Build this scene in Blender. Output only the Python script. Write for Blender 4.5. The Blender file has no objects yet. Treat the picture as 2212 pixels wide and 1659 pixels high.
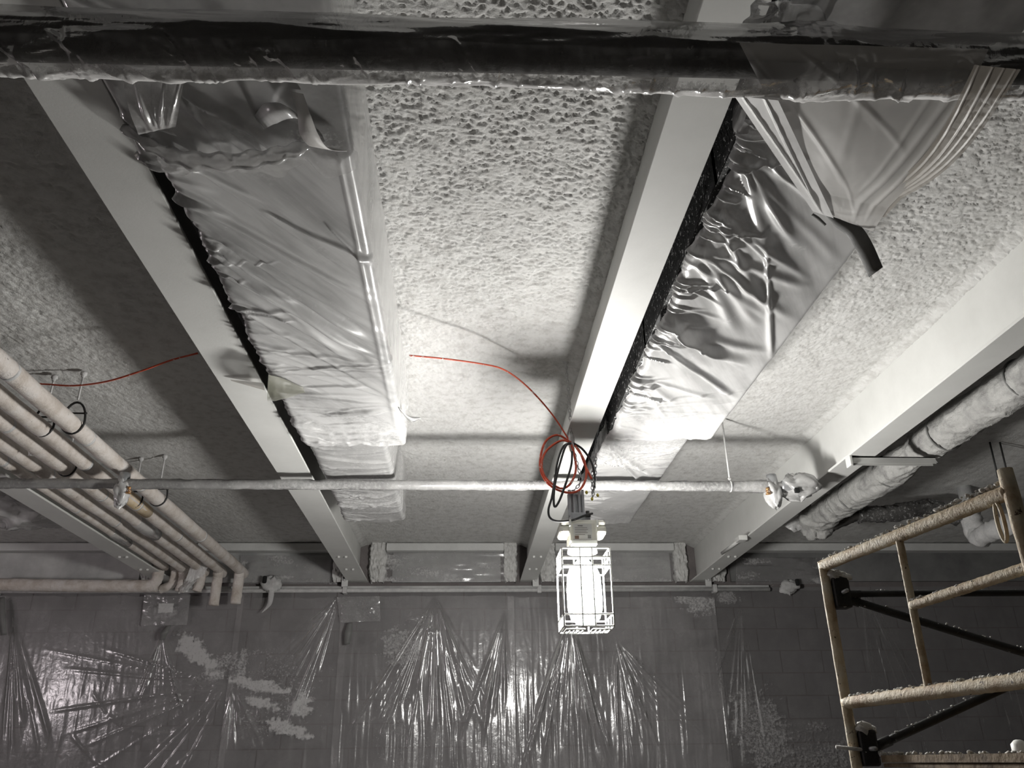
import bpy, math, random
import numpy as np
from mathutils import Vector

# ------------------------------------------------------------------ scene, camera, world, exposure
S = bpy.context.scene
C = S.collection
IMG_W, IMG_H, FPX = 2212.0, 1659.0, 1790.0
CAM = np.array([0.0, 0.0, 1.6])
def _cam_axes(pitch, yaw, roll):
    p, y, r = (math.radians(a) for a in (pitch, yaw, roll))
    fwd = np.array([math.sin(y)*math.cos(p), math.cos(y)*math.cos(p), math.sin(p)])
    rgt = np.array([math.cos(y), -math.sin(y), 0.0]); up = np.cross(rgt, fwd)
    return rgt*math.cos(r)+up*math.sin(r), -rgt*math.sin(r)+up*math.cos(r), fwd
RGT, UPV, FWD = _cam_axes(24.5, 3.4, -0.8)
cd = bpy.data.cameras.new('camera'); cam = bpy.data.objects.new('camera', cd); C.objects.link(cam)
cd.sensor_fit = 'HORIZONTAL'; cd.sensor_width = 36.0; cd.lens = 36.0*FPX/IMG_W
cd.clip_start = 0.02; cd.clip_end = 100
from mathutils import Matrix
cam.matrix_world = Matrix(((RGT[0], UPV[0], -FWD[0], CAM[0]), (RGT[1], UPV[1], -FWD[1], CAM[1]),
                           (RGT[2], UPV[2], -FWD[2], CAM[2]), (0, 0, 0, 1)))
S.camera = cam
w = bpy.data.worlds.new('world'); S.world = w; w.use_nodes = True
w.node_tree.nodes['Background'].inputs[0].default_value = (0.9, 0.9, 1.0, 1)
w.node_tree.nodes['Background'].inputs[1].default_value = 0.008
S.view_settings.view_transform = 'Standard'; S.view_settings.look = 'None'
S.view_settings.gamma = 1.0; S.view_settings.use_curve_mapping = False
S.view_settings.exposure = 0.95
S.cycles.max_bounces = 8; S.cycles.glossy_bounces = 2; S.cycles.transmission_bounces = 4; S.cycles.transparent_max_bounces = 8
LAMP_STRENGTH = 235.0
SIDE_LAMP_STRENGTH = 70.0

def at(u, v, X=None, Y=None, Z=None):
    """point of the room seen at a photograph pixel, at a known X, Y or Z"""
    d = (u-IMG_W/2)/FPX*RGT - (v-IMG_H/2)/FPX*UPV + FWD
    t = (X-CAM[0])/d[0] if X is not None else ((Y-CAM[1])/d[1] if Y is not None else (Z-CAM[2])/d[2])
    return CAM + d*t

# ------------------------------------------------------------------ numpy noise
_rng = np.random.RandomState(7)
_TAB = _rng.rand(256, 256)
def vn(x, y, seed=0):
    x = np.asarray(x, float)+seed*17.31; y = np.asarray(y, float)+seed*9.77
    xi = np.floor(x).astype(int); yi = np.floor(y).astype(int)
    fx = x-xi; fy = y-yi
    fx = fx*fx*fx*(fx*(fx*6-15)+10); fy = fy*fy*fy*(fy*(fy*6-15)+10)
    a = _TAB[xi & 255, yi & 255]; b = _TAB[(xi+1) & 255, yi & 255]
    c = _TAB[xi & 255, (yi+1) & 255]; d = _TAB[(xi+1) & 255, (yi+1) & 255]
    return (a*(1-fx)+b*fx)*(1-fy)+(c*(1-fx)+d*fx)*fy
def fbm(x, y, o=4, seed=0, gain=0.5):
    s = 0; a = 1; t = 0
    for k in range(o):
        s = s+a*vn(x*2**k, y*2**k, seed+k*3); t += a; a *= gain
    return s/t
def ridge(x, y, o=3, seed=0):
    s = 0; a = 1; t = 0
    for k in range(o):
        s = s+a*(1-np.abs(2*vn(x*2**k, y*2**k, seed+k*5)-1)); t += a; a *= .5
    return s/t
def sstep(a, b, x):
    t = np.clip((x-a)/(b-a), 0, 1); return t*t*(3-2*t)
def folds(x, y, lst):
    """sum of tension folds; each (x0,y0,x1,y1,width,height)"""
    d = np.zeros_like(x)
    for (x0, y0, x1, y1, wd, h) in lst:
        dx, dy = x1-x0, y1-y0; L = math.hypot(dx, dy)+1e-9
        t = ((x-x0)*dx+(y-y0)*dy)/(L*L); n = ((x-x0)*dy-(y-y0)*dx)/L
        wloc = wd*(0.35+0.65*np.clip(t, 0, 1.3))
        d += h*np.exp(-(n/wloc)**2)*sstep(-.08, .12, t)*(1-sstep(.75, 1.05, t))
    return d

# ------------------------------------------------------------------ mesh helpers
def box(x0, x1, y0, y1, z0, z1):
    v = [(x0,y0,z0),(x1,y0,z0),(x1,y1,z0),(x0,y1,z0),(x0,y0,z1),(x1,y0,z1),(x1,y1,z1),(x0,y1,z1)]
    f = [(0,3,2,1),(4,5,6,7),(0,1,5,4),(1,2,6,5),(2,3,7,6),(3,0,4,7)]
    return v, f
def join(*parts):
    V, F = [], []
    for v, f in parts:
        o = len(V); V += [tuple(p) for p in v]; F += [tuple(i+o for i in q) for q in f]
    return V, F
def crom(pts, n=8):
    P = [np.array(p, float) for p in pts]; P = [2*P[0]-P[1]]+P+[2*P[-1]-P[-2]]
    out = []
    for i in range(1, len(P)-2):
        a, b, c, d = P[i-1], P[i], P[i+1], P[i+2]
        for k in range(n):
            t = k/n
            out.append(.5*((2*b)+(-a+c)*t+(2*a-5*b+4*c-d)*t*t+(-a+3*b-3*c+d)*t**3))
    out.append(P[-2]); return out
def tube(path, r, n=10, cap=True, wob=None):
    """r: number or list; wob(i, k) optional radius factor"""
    P = [np.array(p, float) for p in path]; m = len(P)
    T = []
    for i in range(m):
        t = P[min(i+1, m-1)]-P[max(i-1, 0)]; T.append(t/(np.linalg.norm(t)+1e-12))
    a = np.array([0, 0, 1.0]) if abs(T[0][2]) < .9 else np.array([1.0, 0, 0])
    nrm = np.cross(T[0], a); nrm /= np.linalg.norm(nrm)
    V, F = [], []
    for i in range(m):
        nrm = nrm-T[i]*np.dot(nrm, T[i]); nrm /= (np.linalg.norm(nrm)+1e-12)
        b = np.cross(T[i], nrm)
        ri = r[i] if hasattr(r, '__len__') else r
        for k in range(n):
            an = 2*math.pi*k/n; q = ri*(wob(i, k) if wob else 1)
            V.append(tuple(P[i]+q*(math.cos(an)*nrm+math.sin(an)*b)))
    for i in range(m-1):
        for k in range(n):
            F.append((i*n+k, i*n+(k+1) % n, (i+1)*n+(k+1) % n, (i+1)*n+k))
    if cap:
        F.append(tuple(range(n))[::-1]); F.append(tuple((m-1)*n+k for k in range(n)))
    return V, F
def grid(P):
    """P: (m,n,3) array -> quads"""
    m, n = P.shape[:2]
    V = P.reshape(-1, 3)
    i, j = np.meshgrid(np.arange(m-1), np.arange(n-1), indexing='ij')
    a = (i*n+j).ravel()
    F = np.stack([a, a+1, a+n+1, a+n], 1)
    return V, F
def lathe(profile, n=16, c=(0,0,0)):
    V, F = [], []
    for (r, z) in profile:
        for k in range(n):
            a = 2*math.pi*k/n; V.append((c[0]+r*math.cos(a), c[1]+r*math.sin(a), c[2]+z))
    for i in range(len(profile)-1):
        for k in range(n):
            F.append((i*n+k, i*n+(k+1) % n, (i+1)*n+(k+1) % n, (i+1)*n+k))
    F.append(tuple(range(n))[::-1]); F.append(tuple((len(profile)-1)*n+k for k in range(n)))
    return V, F

ORG = {}
def build(name, geo, m, parent=None, smooth=False, attr=None, bevel=0):
    V, F = geo
    V = np.array(V, float)
    if parent is not None: org = ORG[parent.name]
    else:
        lo, hi = V.min(0), V.max(0); org = np.array([(lo[0]+hi[0])/2, (lo[1]+hi[1])/2, lo[2]])
    me = bpy.data.meshes.new(name)
    if isinstance(F, np.ndarray):
        me.vertices.add(len(V)); me.vertices.foreach_set('co', (V-org).ravel())
        me.loops.add(F.size); me.loops.foreach_set('vertex_index', F.ravel().astype(np.int32))
        me.polygons.add(len(F)); me.polygons.foreach_set('loop_start', (np.arange(len(F))*4).astype(np.int32))
        me.polygons.foreach_set('loop_total', np.full(len(F), 4, np.int32))
        me.update(calc_edges=True); me.validate()
    else:
        me.from_pydata([tuple(p) for p in (V-org)], [], F); me.update()
    if smooth: me.polygons.foreach_set('use_smooth', [True]*len(me.polygons))
    if attr is not None:
        for k, val in attr.items():
            at_ = me.attributes.new(k, 'FLOAT', 'POINT'); at_.data.foreach_set('value', np.asarray(val, np.float32).ravel())
    me.materials.append(m)
    o = bpy.data.objects.new(name, me); C.objects.link(o)
    if parent is not None: o.parent = parent
    else: o.location = org
    ORG[o.name] = org
    if bevel:
        b = o.modifiers.new('bevel', 'BEVEL'); b.width = bevel; b.segments = 2; b.limit_method = 'ANGLE'
    return o
def tag(o, label, cat, group=None):
    o['label'] = label; o['category'] = cat
    if group: o['group'] = group
    return o
def thing(name, label, cat, loc, group=None):
    o = bpy.data.objects.new(name, None); C.objects.link(o); o.location = tuple(loc)
    o.empty_display_size = .1
    ORG[o.name] = np.array(loc, float); return tag(o, label, cat, group)
def struct(o): o['kind'] = 'structure'; return o

# ------------------------------------------------------------------ materials
def newmat(name):
    m = bpy.data.materials.new(name); m.use_nodes = True
    nt = m.node_tree; nt.nodes.clear()
    out = nt.nodes.new('ShaderNodeOutputMaterial'); return m, nt, out
def N(nt, t, **kw):
    n = nt.nodes.new(t)
    for k, v in kw.items():
        if k.startswith('i_'):
            n.inputs[k[2:].replace('_', ' ')].default_value = v
        else: setattr(n, k, v)
    return n
def L(nt, a, ai, b, bi): nt.links.new(a.outputs[ai], b.inputs[bi])
def noise(nt, scale, detail=4, rough=.6, co=None, dist=0):
    n = N(nt, 'ShaderNodeTexNoise'); n.inputs['Scale'].default_value = scale; n.inputs['Detail'].default_value = detail
    n.inputs['Roughness'].default_value = rough; n.inputs['Distortion'].default_value = dist
    if co is not None: nt.links.new(co, n.inputs['Vector'])
    return n
def ramp(nt, src, stops):
    r = N(nt, 'ShaderNodeValToRGB'); e = r.color_ramp.elements
    e[0].position, e[0].color = stops[0][0], (*stops[0][1], 1); e[1].position, e[1].color = stops[-1][0], (*stops[-1][1], 1)
    for p, c in stops[1:-1]:
        q = e.new(p); q.color = (*c, 1)
    nt.links.new(src, r.inputs[0]); return r
def surf(name, c1, c2, scale=8, rough=.6, metal=0, bump=.2, bscale=60, c3=None, speck=None, spec=.4, world=True, bdist=.01):
    """two-tone noisy paint, optional speckles (colour, scale, threshold)"""
    m, nt, out = newmat(name)
    tc = N(nt, 'ShaderNodeNewGeometry' if world else 'ShaderNodeTexCoord')
    co = tc.outputs['Position' if world else 'Object']
    n = noise(nt, scale, 5, .65, co)
    st = [(.3, c1), (.7, c2)] if c3 is None else [(.3, c1), (.52, c2), (.75, c3)]
    r = ramp(nt, n.outputs[0], st)
    col = r.outputs[0]
    if speck:
        sn = noise(nt, speck[1], 3, .7, co)
        sr = ramp(nt, sn.outputs[0], [(speck[2], (0,0,0)), (speck[2]+.04, (1,1,1))])
        mx = N(nt, 'ShaderNodeMixRGB'); nt.links.new(sr.outputs[0], mx.inputs[0]); nt.links.new(col, mx.inputs[1])
        mx.inputs[2].default_value = (*speck[0], 1); col = mx.outputs[0]
    p = N(nt, 'ShaderNodeBsdfPrincipled'); nt.links.new(col, p.inputs['Base Color'])
    p.inputs['Roughness'].default_value = rough; p.inputs['Metallic'].default_value = metal
    p.inputs['Specular IOR Level'].default_value = spec
    if bump:
        bn = noise(nt, bscale, 5, .65, co); b = N(nt, 'ShaderNodeBump'); b.inputs['Strength'].default_value = bump
        b.inputs['Distance'].default_value = bdist
        nt.links.new(bn.outputs[0], b.inputs['Height']); nt.links.new(b.outputs[0], p.inputs['Normal'])
    L(nt, p, 0, out, 0); return m
def film(name, frost=.5, col=(.8,.79,.78), rough=.22, dust_light_col=(.66,.655,.65), vary=.25, bump=.25, bscale=30, use_dust=True, gloss=.5, streak=None, dtl=.2):
    """thin clear polythene: see-through, glossy, with milky haze and stuck-on overspray dust"""
    m, nt, out = newmat(name)
    g = N(nt, 'ShaderNodeNewGeometry'); co = g.outputs['Position']
    tr = N(nt, 'ShaderNodeBsdfTransparent'); tr.inputs[0].default_value = (.93, .93, .93, 1)
    p = N(nt, 'ShaderNodeBsdfPrincipled'); p.inputs['Base Color'].default_value = (*col, 1)
    p.inputs['Roughness'].default_value = .55; p.inputs['Specular IOR Level'].default_value = .2
    tl = N(nt, 'ShaderNodeBsdfTranslucent'); tl.inputs[0].default_value = (*col, 1)
    dm = N(nt, 'ShaderNodeMixShader'); dm.inputs[0].default_value = .3; L(nt, p, 0, dm, 1); L(nt, tl, 0, dm, 2)
    n1 = noise(nt, 3.0, 5, .6, co)
    mp = N(nt, 'ShaderNodeMapRange'); mp.inputs['From Min'].default_value = .3; mp.inputs['From Max'].default_value = .7
    mp.inputs['To Min'].default_value = max(0, frost-vary); mp.inputs['To Max'].default_value = min(1, frost+vary)
    L(nt, n1, 0, mp, 0)
    fac = mp.outputs[0]
    if streak:
        mpg = N(nt, 'ShaderNodeMapping'); mpg.vector_type = 'TEXTURE'
        mpg.inputs['Rotation'].default_value = (0, 0, math.radians(streak[0])); mpg.inputs['Scale'].default_value = (1.0, 1/streak[1], .3)
        nt.links.new(co, mpg.inputs['Vector'])
        ns_ = noise(nt, streak[2], 4, .6, mpg.outputs[0])
        ms = N(nt, 'ShaderNodeMapRange'); ms.inputs['From Min'].default_value = .35; ms.inputs['From Max'].default_value = .65
        ms.inputs['To Min'].default_value = -streak[3]; ms.inputs['To Max'].default_value = streak[3]*.6; L(nt, ns_, 0, ms, 0)
        sa = N(nt, 'ShaderNodeMath', operation='ADD'); sa.use_clamp = True; nt.links.new(fac, sa.inputs[0]); L(nt, ms, 0, sa, 1); fac = sa.outputs[0]
    mix = N(nt, 'ShaderNodeMixShader'); nt.links.new(fac, mix.inputs[0]); L(nt, tr, 0, mix, 1); L(nt, dm, 0, mix, 2)
    # wrinkled gloss
    bn = noise(nt, bscale, 3, .5, co, .4)
    b = N(nt, 'ShaderNodeBump'); b.inputs['Strength'].default_value = bump; b.inputs['Distance'].default_value = .01
    L(nt, bn, 0, b, 'Height')
    gl = N(nt, 'ShaderNodeBsdfAnisotropic'); gl.inputs['Color'].default_value = (1, 1, 1, 1); gl.inputs['Roughness'].default_value = rough
    L(nt, b, 0, gl, 'Normal'); L(nt, b, 0, p, 'Normal')
    fr = N(nt, 'ShaderNodeFresnel'); fr.inputs['IOR'].default_value = 1.5; L(nt, b, 0, fr, 'Normal')
    fm = N(nt, 'ShaderNodeMath', operation='MULTIPLY'); fm.inputs[1].default_value = 2*gloss; fm.use_clamp = True; L(nt, fr, 0, fm, 0)
    mg = N(nt, 'ShaderNodeMixShader'); L(nt, fm, 0, mg, 0); L(nt, mix, 0, mg, 1); L(nt, gl, 0, mg, 2)
    last = mg
    if use_dust:
        at_ = N(nt, 'ShaderNodeAttribute', attribute_name='dust')
        n2 = noise(nt, 55, 4, .7, co)
        ad = N(nt, 'ShaderNodeMath', operation='ADD'); L(nt, at_, 'Fac', ad, 0); L(nt, n2, 0, ad, 1)
        rr = ramp(nt, ad.outputs[0], [(.66, (0,0,0)), (1.0, (1,1,1))])
        df = N(nt, 'ShaderNodeBsdfDiffuse'); df.inputs[0].default_value = (*dust_light_col, 1)
        dt = N(nt, 'ShaderNodeBsdfTranslucent'); dt.inputs[0].default_value = (*dust_light_col, 1)
        dx_ = N(nt, 'ShaderNodeMixShader'); dx_.inputs[0].default_value = dtl; L(nt, df, 0, dx_, 1); L(nt, dt, 0, dx_, 2)
        md = N(nt, 'ShaderNodeMixShader'); L(nt, rr, 0, md, 0); L(nt, mg, 0, md, 1); L(nt, dx_, 0, md, 2); last = md
    L(nt, last, 0, out, 0); return m
def emit(name, col, s):
    m, nt, out = newmat(name); e = N(nt, 'ShaderNodeEmission'); e.inputs[0].default_value = (*col, 1); e.inputs[1].default_value = s
    L(nt, e, 0, out, 0); return m

M = {}
M['spray'] = surf('sprayed_insulation', (.50,.49,.475), (.64,.635,.62), 16, .9, 0, .45, 80, c3=(.68,.675,.665), spec=.1, bdist=.012)
M['beam'] = surf('beam_paint', (.60,.60,.58), (.68,.68,.66), 3, .55, 0, .12, 90, spec=.35, bdist=.004)
M['block'] = surf('grey_block', (.165,.158,.16), (.21,.202,.202), 5, .85, 0, .3, 70, spec=.2)
M['mortar'] = surf('mortar', (.15,.136,.134), (.19,.172,.168), 9, .9, 0, .2, 60, spec=.1)
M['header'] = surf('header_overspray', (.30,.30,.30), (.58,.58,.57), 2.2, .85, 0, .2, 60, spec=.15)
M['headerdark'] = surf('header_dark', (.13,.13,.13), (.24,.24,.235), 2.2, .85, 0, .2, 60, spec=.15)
M['lintel'] = surf('lintel_overspray', (.55,.55,.54), (.66,.66,.65), 4, .85, 0, .25, 50, spec=.15)
M['wall'] = surf('dusty_wall', (.14,.135,.13), (.2,.195,.19), 2, .85, 0, .2, 30)
M['floor'] = surf('concrete_floor', (.12,.115,.11), (.2,.195,.185), 2, .8, 0, .2, 40)
M['duct'] = surf('galvanised_duct', (.46,.46,.47), (.58,.58,.58), 5, .4, .0, .04, 30, spec=.5)
M['ductdark'] = surf('duct_liner_black', (.008,.008,.008), (.02,.02,.02), 8, .7, 0, .3, 50, speck=((.75,.75,.74), 60, .60))  # gap shade put into the colour, with white overspray speckles
M['void'] = surf('dark_gap', (.006,.006,.006), (.012,.012,.012), 8, .8, 0, .1, 50)  # near-black for solid boxes; the dark inside holes is put into colour
M['film'] = film('clear_film_milky', .90, col=(.76,.755,.75), gloss=.45, rough=.27, vary=.08, bump=.06, bscale=14, streak=(60, 8, 1.1, .32))
M['filmend'] = film('clear_film_dusty', .80, col=(.62,.615,.61), gloss=.45, rough=.22, vary=.16, bump=.1, bscale=20)
M['filmthin'] = film('clear_film_thin', .50, gloss=.6, rough=.16, bump=.12, bscale=18)
M['drape'] = film('clear_film_drape', .66, col=(.64,.625,.605), gloss=.12, rough=.35, vary=.08, bump=.03, bscale=8)
M['olive'] = film('clear_film_olive', .55, col=(.30,.30,.24), gloss=.3, rough=.3, vary=.15, bump=.1, bscale=20)
M['drape2'] = film('clear_film_brown', .6, col=(.40,.36,.31), gloss=.12, rough=.35, vary=.1, bump=.03, bscale=8)
M['wallfilm'] = film('wall_film', .27, col=(.62,.60,.605), gloss=.62, rough=.2, vary=.14, bump=.16, bscale=22, dust_light_col=(.62,.61,.61))
M['wallfilmdark'] = film('wall_film_dark', .12, col=(.22,.21,.21), gloss=.3, rough=.3, vary=.08, bump=.15, bscale=16, dust_light_col=(.42,.41,.41))
M['pipefilm'] = film('pipe_film', .14, col=(.72,.70,.68), gloss=.45, rough=.2, vary=.12, bump=.2, bscale=30, dust_light_col=(.86,.85,.84), dtl=.15)  # near-white coat colour brightens the painted lamp-lit underside
M['patchfilm'] = film('patch_film', .34, col=(.6,.59,.59), gloss=.6, rough=.2, vary=.15, bump=.2, bscale=20)
M['pipecore'] = surf('dark_pipe_insulation', (.03,.028,.026), (.07,.065,.06), 12, .8, 0, .4, 40, speck=((.2,.19,.17), 40, .68))
M['lagging'] = surf('pipe_lagging', (.46,.40,.35), (.62,.57,.53), 9, .8, 0, .6, 45, c3=(.70,.67,.65), speck=((.30,.27,.25), 30, .68), bdist=.012)
M['lagstain'] = surf('pipe_lagging_stained', (.50,.36,.18), (.66,.58,.48), 9, .75, 0, .35, 60)
M['black'] = surf('black_metal', (.012,.012,.012), (.03,.03,.03), 20, .5, 0, .2, 60)
M['blackdust'] = surf('black_brace_dusty', (.012,.012,.012), (.03,.028,.026), 15, .6, 0, .3, 60, speck=((.5,.48,.45), 55, .67))
M['steel'] = surf('zinc_steel', (.35,.36,.37), (.5,.5,.51), 15, .4, .6, .1, 60)
M['greydust'] = surf('grey_dusty', (.45,.45,.45), (.62,.61,.60), 20, .8, 0, .4, 70)
M['flex'] = surf('flex_jacket', (.26,.255,.25), (.42,.415,.40), 9, .7, 0, .7, 26, c3=(.5,.495,.48), bdist=.02)
M['redcord'] = surf('red_cord', (.55,.07,.03), (.72,.13,.07), 30, .45, 0, .1, 80, speck=((.75,.7,.66), 45, .62))
M['blackcord'] = surf('black_cord', (.015,.015,.016), (.04,.04,.042), 30, .4, 0, .1, 80, speck=((.5,.5,.5), 70, .68))
M['lampwhite'] = surf('lamp_housing_cream', (.70,.69,.62), (.76,.75,.68), 8, .5, 0, .06, 60)
M['lampgrey'] = surf('lamp_box_grey', (.30,.31,.33), (.42,.43,.45), 12, .5, .2, .1, 60)
M['cage'] = surf('cage_white', (.78,.78,.74), (.85,.85,.82), 8, .4, 0, .02, 60)
M['bulb'] = emit('bulb_glow', (1.0, .985, .95), LAMP_STRENGTH)
M['bulb2'] = emit('bulb_glow_pink', (1.0, .90, .93), SIDE_LAMP_STRENGTH)
M['rustpaint'] = surf('scaffold_cream_rust', (.34,.22,.12), (.58,.48,.33), 11, .65, 0, .6, 90, c3=(.66,.61,.50), speck=((.10,.06,.035), 48, .64), bdist=.008)
M['darktube'] = surf('scaffold_dark_side', (.03,.028,.025), (.10,.09,.08), 14, .7, 0, .4, 60)  # mottled near-black brown for the deck beam
M['clump'] = surf('overspray_clump', (.66,.64,.60), (.78,.77,.74), 30, .95, 0, .6, 80)
M['wood'] = surf('plank_wood', (.06,.04,.025), (.18,.13,.08), 12, .85, 0, .5, 50, c3=(.32,.26,.18))
M['tapegrey'] = surf('grey_tape', (.16,.16,.155), (.20,.20,.195), 10, .5, 0, .1, 50)
M['tapewhite'] = surf('white_tape', (.62,.60,.58), (.7,.68,.66), 10, .5, 0, .1, 50)
M['brass'] = surf('brass_head', (.45,.24,.10), (.55,.32,.14), 30, .4, .7, .1, 50)
M['paper'] = surf('label_paper', (.60,.60,.58), (.68,.68,.66), 10, .6, 0, 0)
M['ink'] = surf('label_ink', (.06,.06,.06), (.10,.10,.10), 10, .6, 0, 0)
M['inkbrown'] = surf('label_ink_brown', (.10,.06,.045), (.14,.09,.07), 10, .6, 0, 0)
M['sticker'] = surf('orange_sticker', (.70,.26,.08), (.74,.30,.10), 10, .5, 0, 0)
M['red'] = surf('red_trim', (.16,.02,.02), (.2,.03,.03), 10, .5, 0, 0)
M['sash'] = surf('yellow_hook', (.6,.5,.08), (.65,.55,.1), 10, .5, 0, 0)

# ------------------------------------------------------------------ room shell
BZ, CZ = 3.20, 3.58           # beam underside, deck underside
WY = 8.20                     # face of the block wall
XL, XR, YN = -6.2, 6.6, -3.5
struct(build('floor', box(XL, XR, YN, WY+.3, -.1, 0), M['floor']))
struct(build('wall_left', box(XL-.15, XL, YN, WY+.3, 0, CZ+.2), M['wall']))
struct(build('wall_right', box(XR, XR+.15, YN, WY+.3, 0, CZ+.2), M['wall']))
struct(build('wall_front', box(XL, XR, YN-.15, YN, 0, CZ+.2), M['wall']))
ceil = struct(build('ceiling', box(XL, XR, YN, WY+.3, CZ+.03, CZ+.2), M['spray']))
BEAMX = [(-2.85,.18), (-1.04,.195), (.617,.16), (2.31,.16)]
def spray_bay(x0, x1, y0, y1, step, amp, seed):
    nx = int((x1-x0)/step)+2; ny = int((y1-y0)/step)+2
    ys = [y0]
    while ys[-1] < y1: ys.append(ys[-1]+step*(.8+.22*max(0, ys[-1]-2.0)))
    ys[-1] = y1
    X, Y = np.meshgrid(np.linspace(x0, x1, nx), np.array(ys), indexing='ij')
    wx = X+.012*fbm(X*40, Y*40, 2, seed+30); wy = Y+.012*fbm(X*40, Y*40, 2, seed+40)
    big = fbm(X*2.2, Y*2.2, 3, seed)
    mid = .75*fbm(wx*74, wy*96, 2, seed+5, .6)+.25*fbm(wx*12, wy*12, 2, seed+6); fine = fbm(wx*140, wy*140, 2, seed+9)
    pits = sstep(.46, .70, mid)
    coarse = .35+.65*(1-sstep(2.6, 5.5, Y))
    h = -.018*big + amp*coarse*(pits*1.0+.35*fine) + .0035*fine
    edge = np.minimum(X-x0, x1-X)
    Z = CZ-.005+h-.025*(1-sstep(0, .07, edge))
    P = np.stack([X, Y, Z], -1)
    o = build('spray_coat', grid(P), M['spray'], ceil, True); return o
spray_bay(XL, -2.85, 2.2, WY, .03, .012, 2)
spray_bay(-2.85, -1.04, 1.5, WY, .010, .0085, 3)
spray_bay(-1.04, .617, 1.5, WY, .0060, .0085, 4)
spray_bay(.617, 2.31, 1.5, WY, .0068, .0062, 5)
spray_bay(2.31, XR, 2.2, WY, .022, .012, 6)

# back wall: single blocks with raked joints
wb = struct(build('wall_back', box(XL, XR, WY+.005, WY+.25, 0, CZ+.2), M['mortar']))
bw, bh, jt = .397, .194, .010
rows = 10; z0b = 1.12; x0b = -5.5
first = None
for r in range(rows):
    off = 0 if r % 2 == 0 else -bw/2-.005
    for c in range(30):
        x = x0b+off+c*(bw+jt); z = z0b+r*(bh+jt)
        if x > 6.3: continue
        if first is None:
            o = build('block', box(x, x+bw, WY, WY+.03, z, z+bh), M['block'], wb, bevel=0); first = o
            base = (x, z)
        else:
            o = first.copy(); C.objects.link(o); o.parent = wb
            o.location = (x-base[0], random.Random(r*50+c).uniform(-.002, .002), z-base[1])
# header panels, lintels and rough jambs over the wall
xs = [b[0] for b in BEAMX]
bays = [(-4.95, xs[0]), (xs[0], xs[1]), (xs[1], xs[2]), (xs[2], xs[3]), (xs[3], XR+.24)]
for i, (a, b) in enumerate(bays):
    lo, hi = a+.30, b-.24
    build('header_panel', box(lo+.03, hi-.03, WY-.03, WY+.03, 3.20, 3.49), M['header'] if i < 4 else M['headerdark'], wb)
    build('lintel', box(lo-.03, hi, WY-.14, WY+.03, 3.485, 3.56), M['lintel'], wb, bevel=.006)
def jamb(x0, x1, seed, z0=3.19, z1=3.6):
    n, m = 18, 40
    an = np.linspace(math.pi, 2*math.pi, 44); n = 44
    Zs = np.linspace(z0, z1, m)
    A, Zg = np.meshgrid(an, Zs, indexing='ij')
    rx = (x1-x0)/2*(1+.5*(fbm(A*5, Zg*30, 3, seed)-.5)); ry = .10*(1+.7*(fbm(A*6, Zg*28, 4, seed+2)-.5))
    sq = 1/np.maximum(np.abs(np.cos(A)), np.abs(np.sin(A)))**.8; rx = rx*np.minimum(sq, 1.3); ry = ry*np.minimum(sq, 1.3)
    rx = rx*(.75+.25*sstep(z0, z0+.08, Zg))
    P = np.stack([(x0+x1)/2+rx*np.cos(A), WY+ry*np.sin(A), Zg], -1)
    build('jamb', grid(P[:, ::-1]), M['spray'], wb, True)
for i, (bx, bwid) in enumerate(BEAMX):
    jamb(bx+.11, bx+.27, 20+i); jamb(bx-.24, bx-.11, 30+i)

# ------------------------------------------------------------------ steel beams
BLAB = ['grey painted steel beam at far left, behind the lagged pipe rack',
        'light grey steel beam on the left, alongside the long plastic wrapped duct', 'light grey steel beam directly above the hanging work lamp',
        'light grey steel beam on the right with strut bracket and wrapped flexible duct behind']
for (bx, bwid), lab in zip(BEAMX, BLAB):
    t = thing('steel_beam', lab, 'beam', (bx, 2.3, BZ), 'ceiling beams')
    build('bottom_flange', box(bx-bwid/2, bx+bwid/2, YN, WY-.005, BZ, BZ+.014), M['beam'], t, bevel=.002)
    build('web', box(bx-.005, bx+.005, YN, WY-.005, BZ+.014, CZ-.0), M['beam'], t)
    build('top_flange', box(bx-bwid/2, bx+bwid/2, YN, WY-.005, CZ, CZ+.014), M['beam'], t)
    for s in (-1, 1):
        for yy in (7.05, 7.55):
            build('bolt', lathe([(.011,0),(.011,-.012),(.004,-.016)], 6, (bx+s*.03, yy, BZ)), M['beam'], t)

# ------------------------------------------------------------------ sheet metal ducts
def duct(label, x0, x1, y0, y1, zb, zt, seams, dark_side):
    t = thing('air_duct', label, 'duct', ((x0+x1)/2, (y0+y1)/2, zb), 'rectangular air ducts')
    ys = [y0]+list(seams)+[y1]
    for i in range(len(ys)-1):
        build('duct_section', box(x0+.012, x1-.012, ys[i], ys[i+1]-.004, zb+.012, zt), M['duct'], t)
        if i: build('seam_flange', box(x0+.006, x1-.006, ys[i]-.014, ys[i]+.012, zb+.006, zt), M['steel'], t)
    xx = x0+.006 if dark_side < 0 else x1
    build('black_liner', join(box(xx, xx+.006, y0+.02, y1-.02, zb+.008, zt), box(xx, xx+.05, y0+.02, y1-.02, zb+.005, zb+.0115)), M['ductdark'], t)  # black strip paints the shade of the gap beside the beam
    return t
duct('galvanised duct wrapped in clear plastic between the left beam and the bare ceiling bay', -.885, -.335, -2.5, 4.20, 3.165, 3.56, (.4, 1.75, 2.9, 3.6), -1)
duct('galvanised duct wrapped in clear plastic right of the beam above the lamp', .735, 1.305, -2.5, 4.08, 3.165, 3.56, (.4, 1.98, 3.05), -1)
duct('short narrower duct end under plastic beyond the sprinkler pipe, left of the lamp', -.845, -.45, 4.21, 5.78, 3.20, 3.56, (5.0,), -1)
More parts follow.
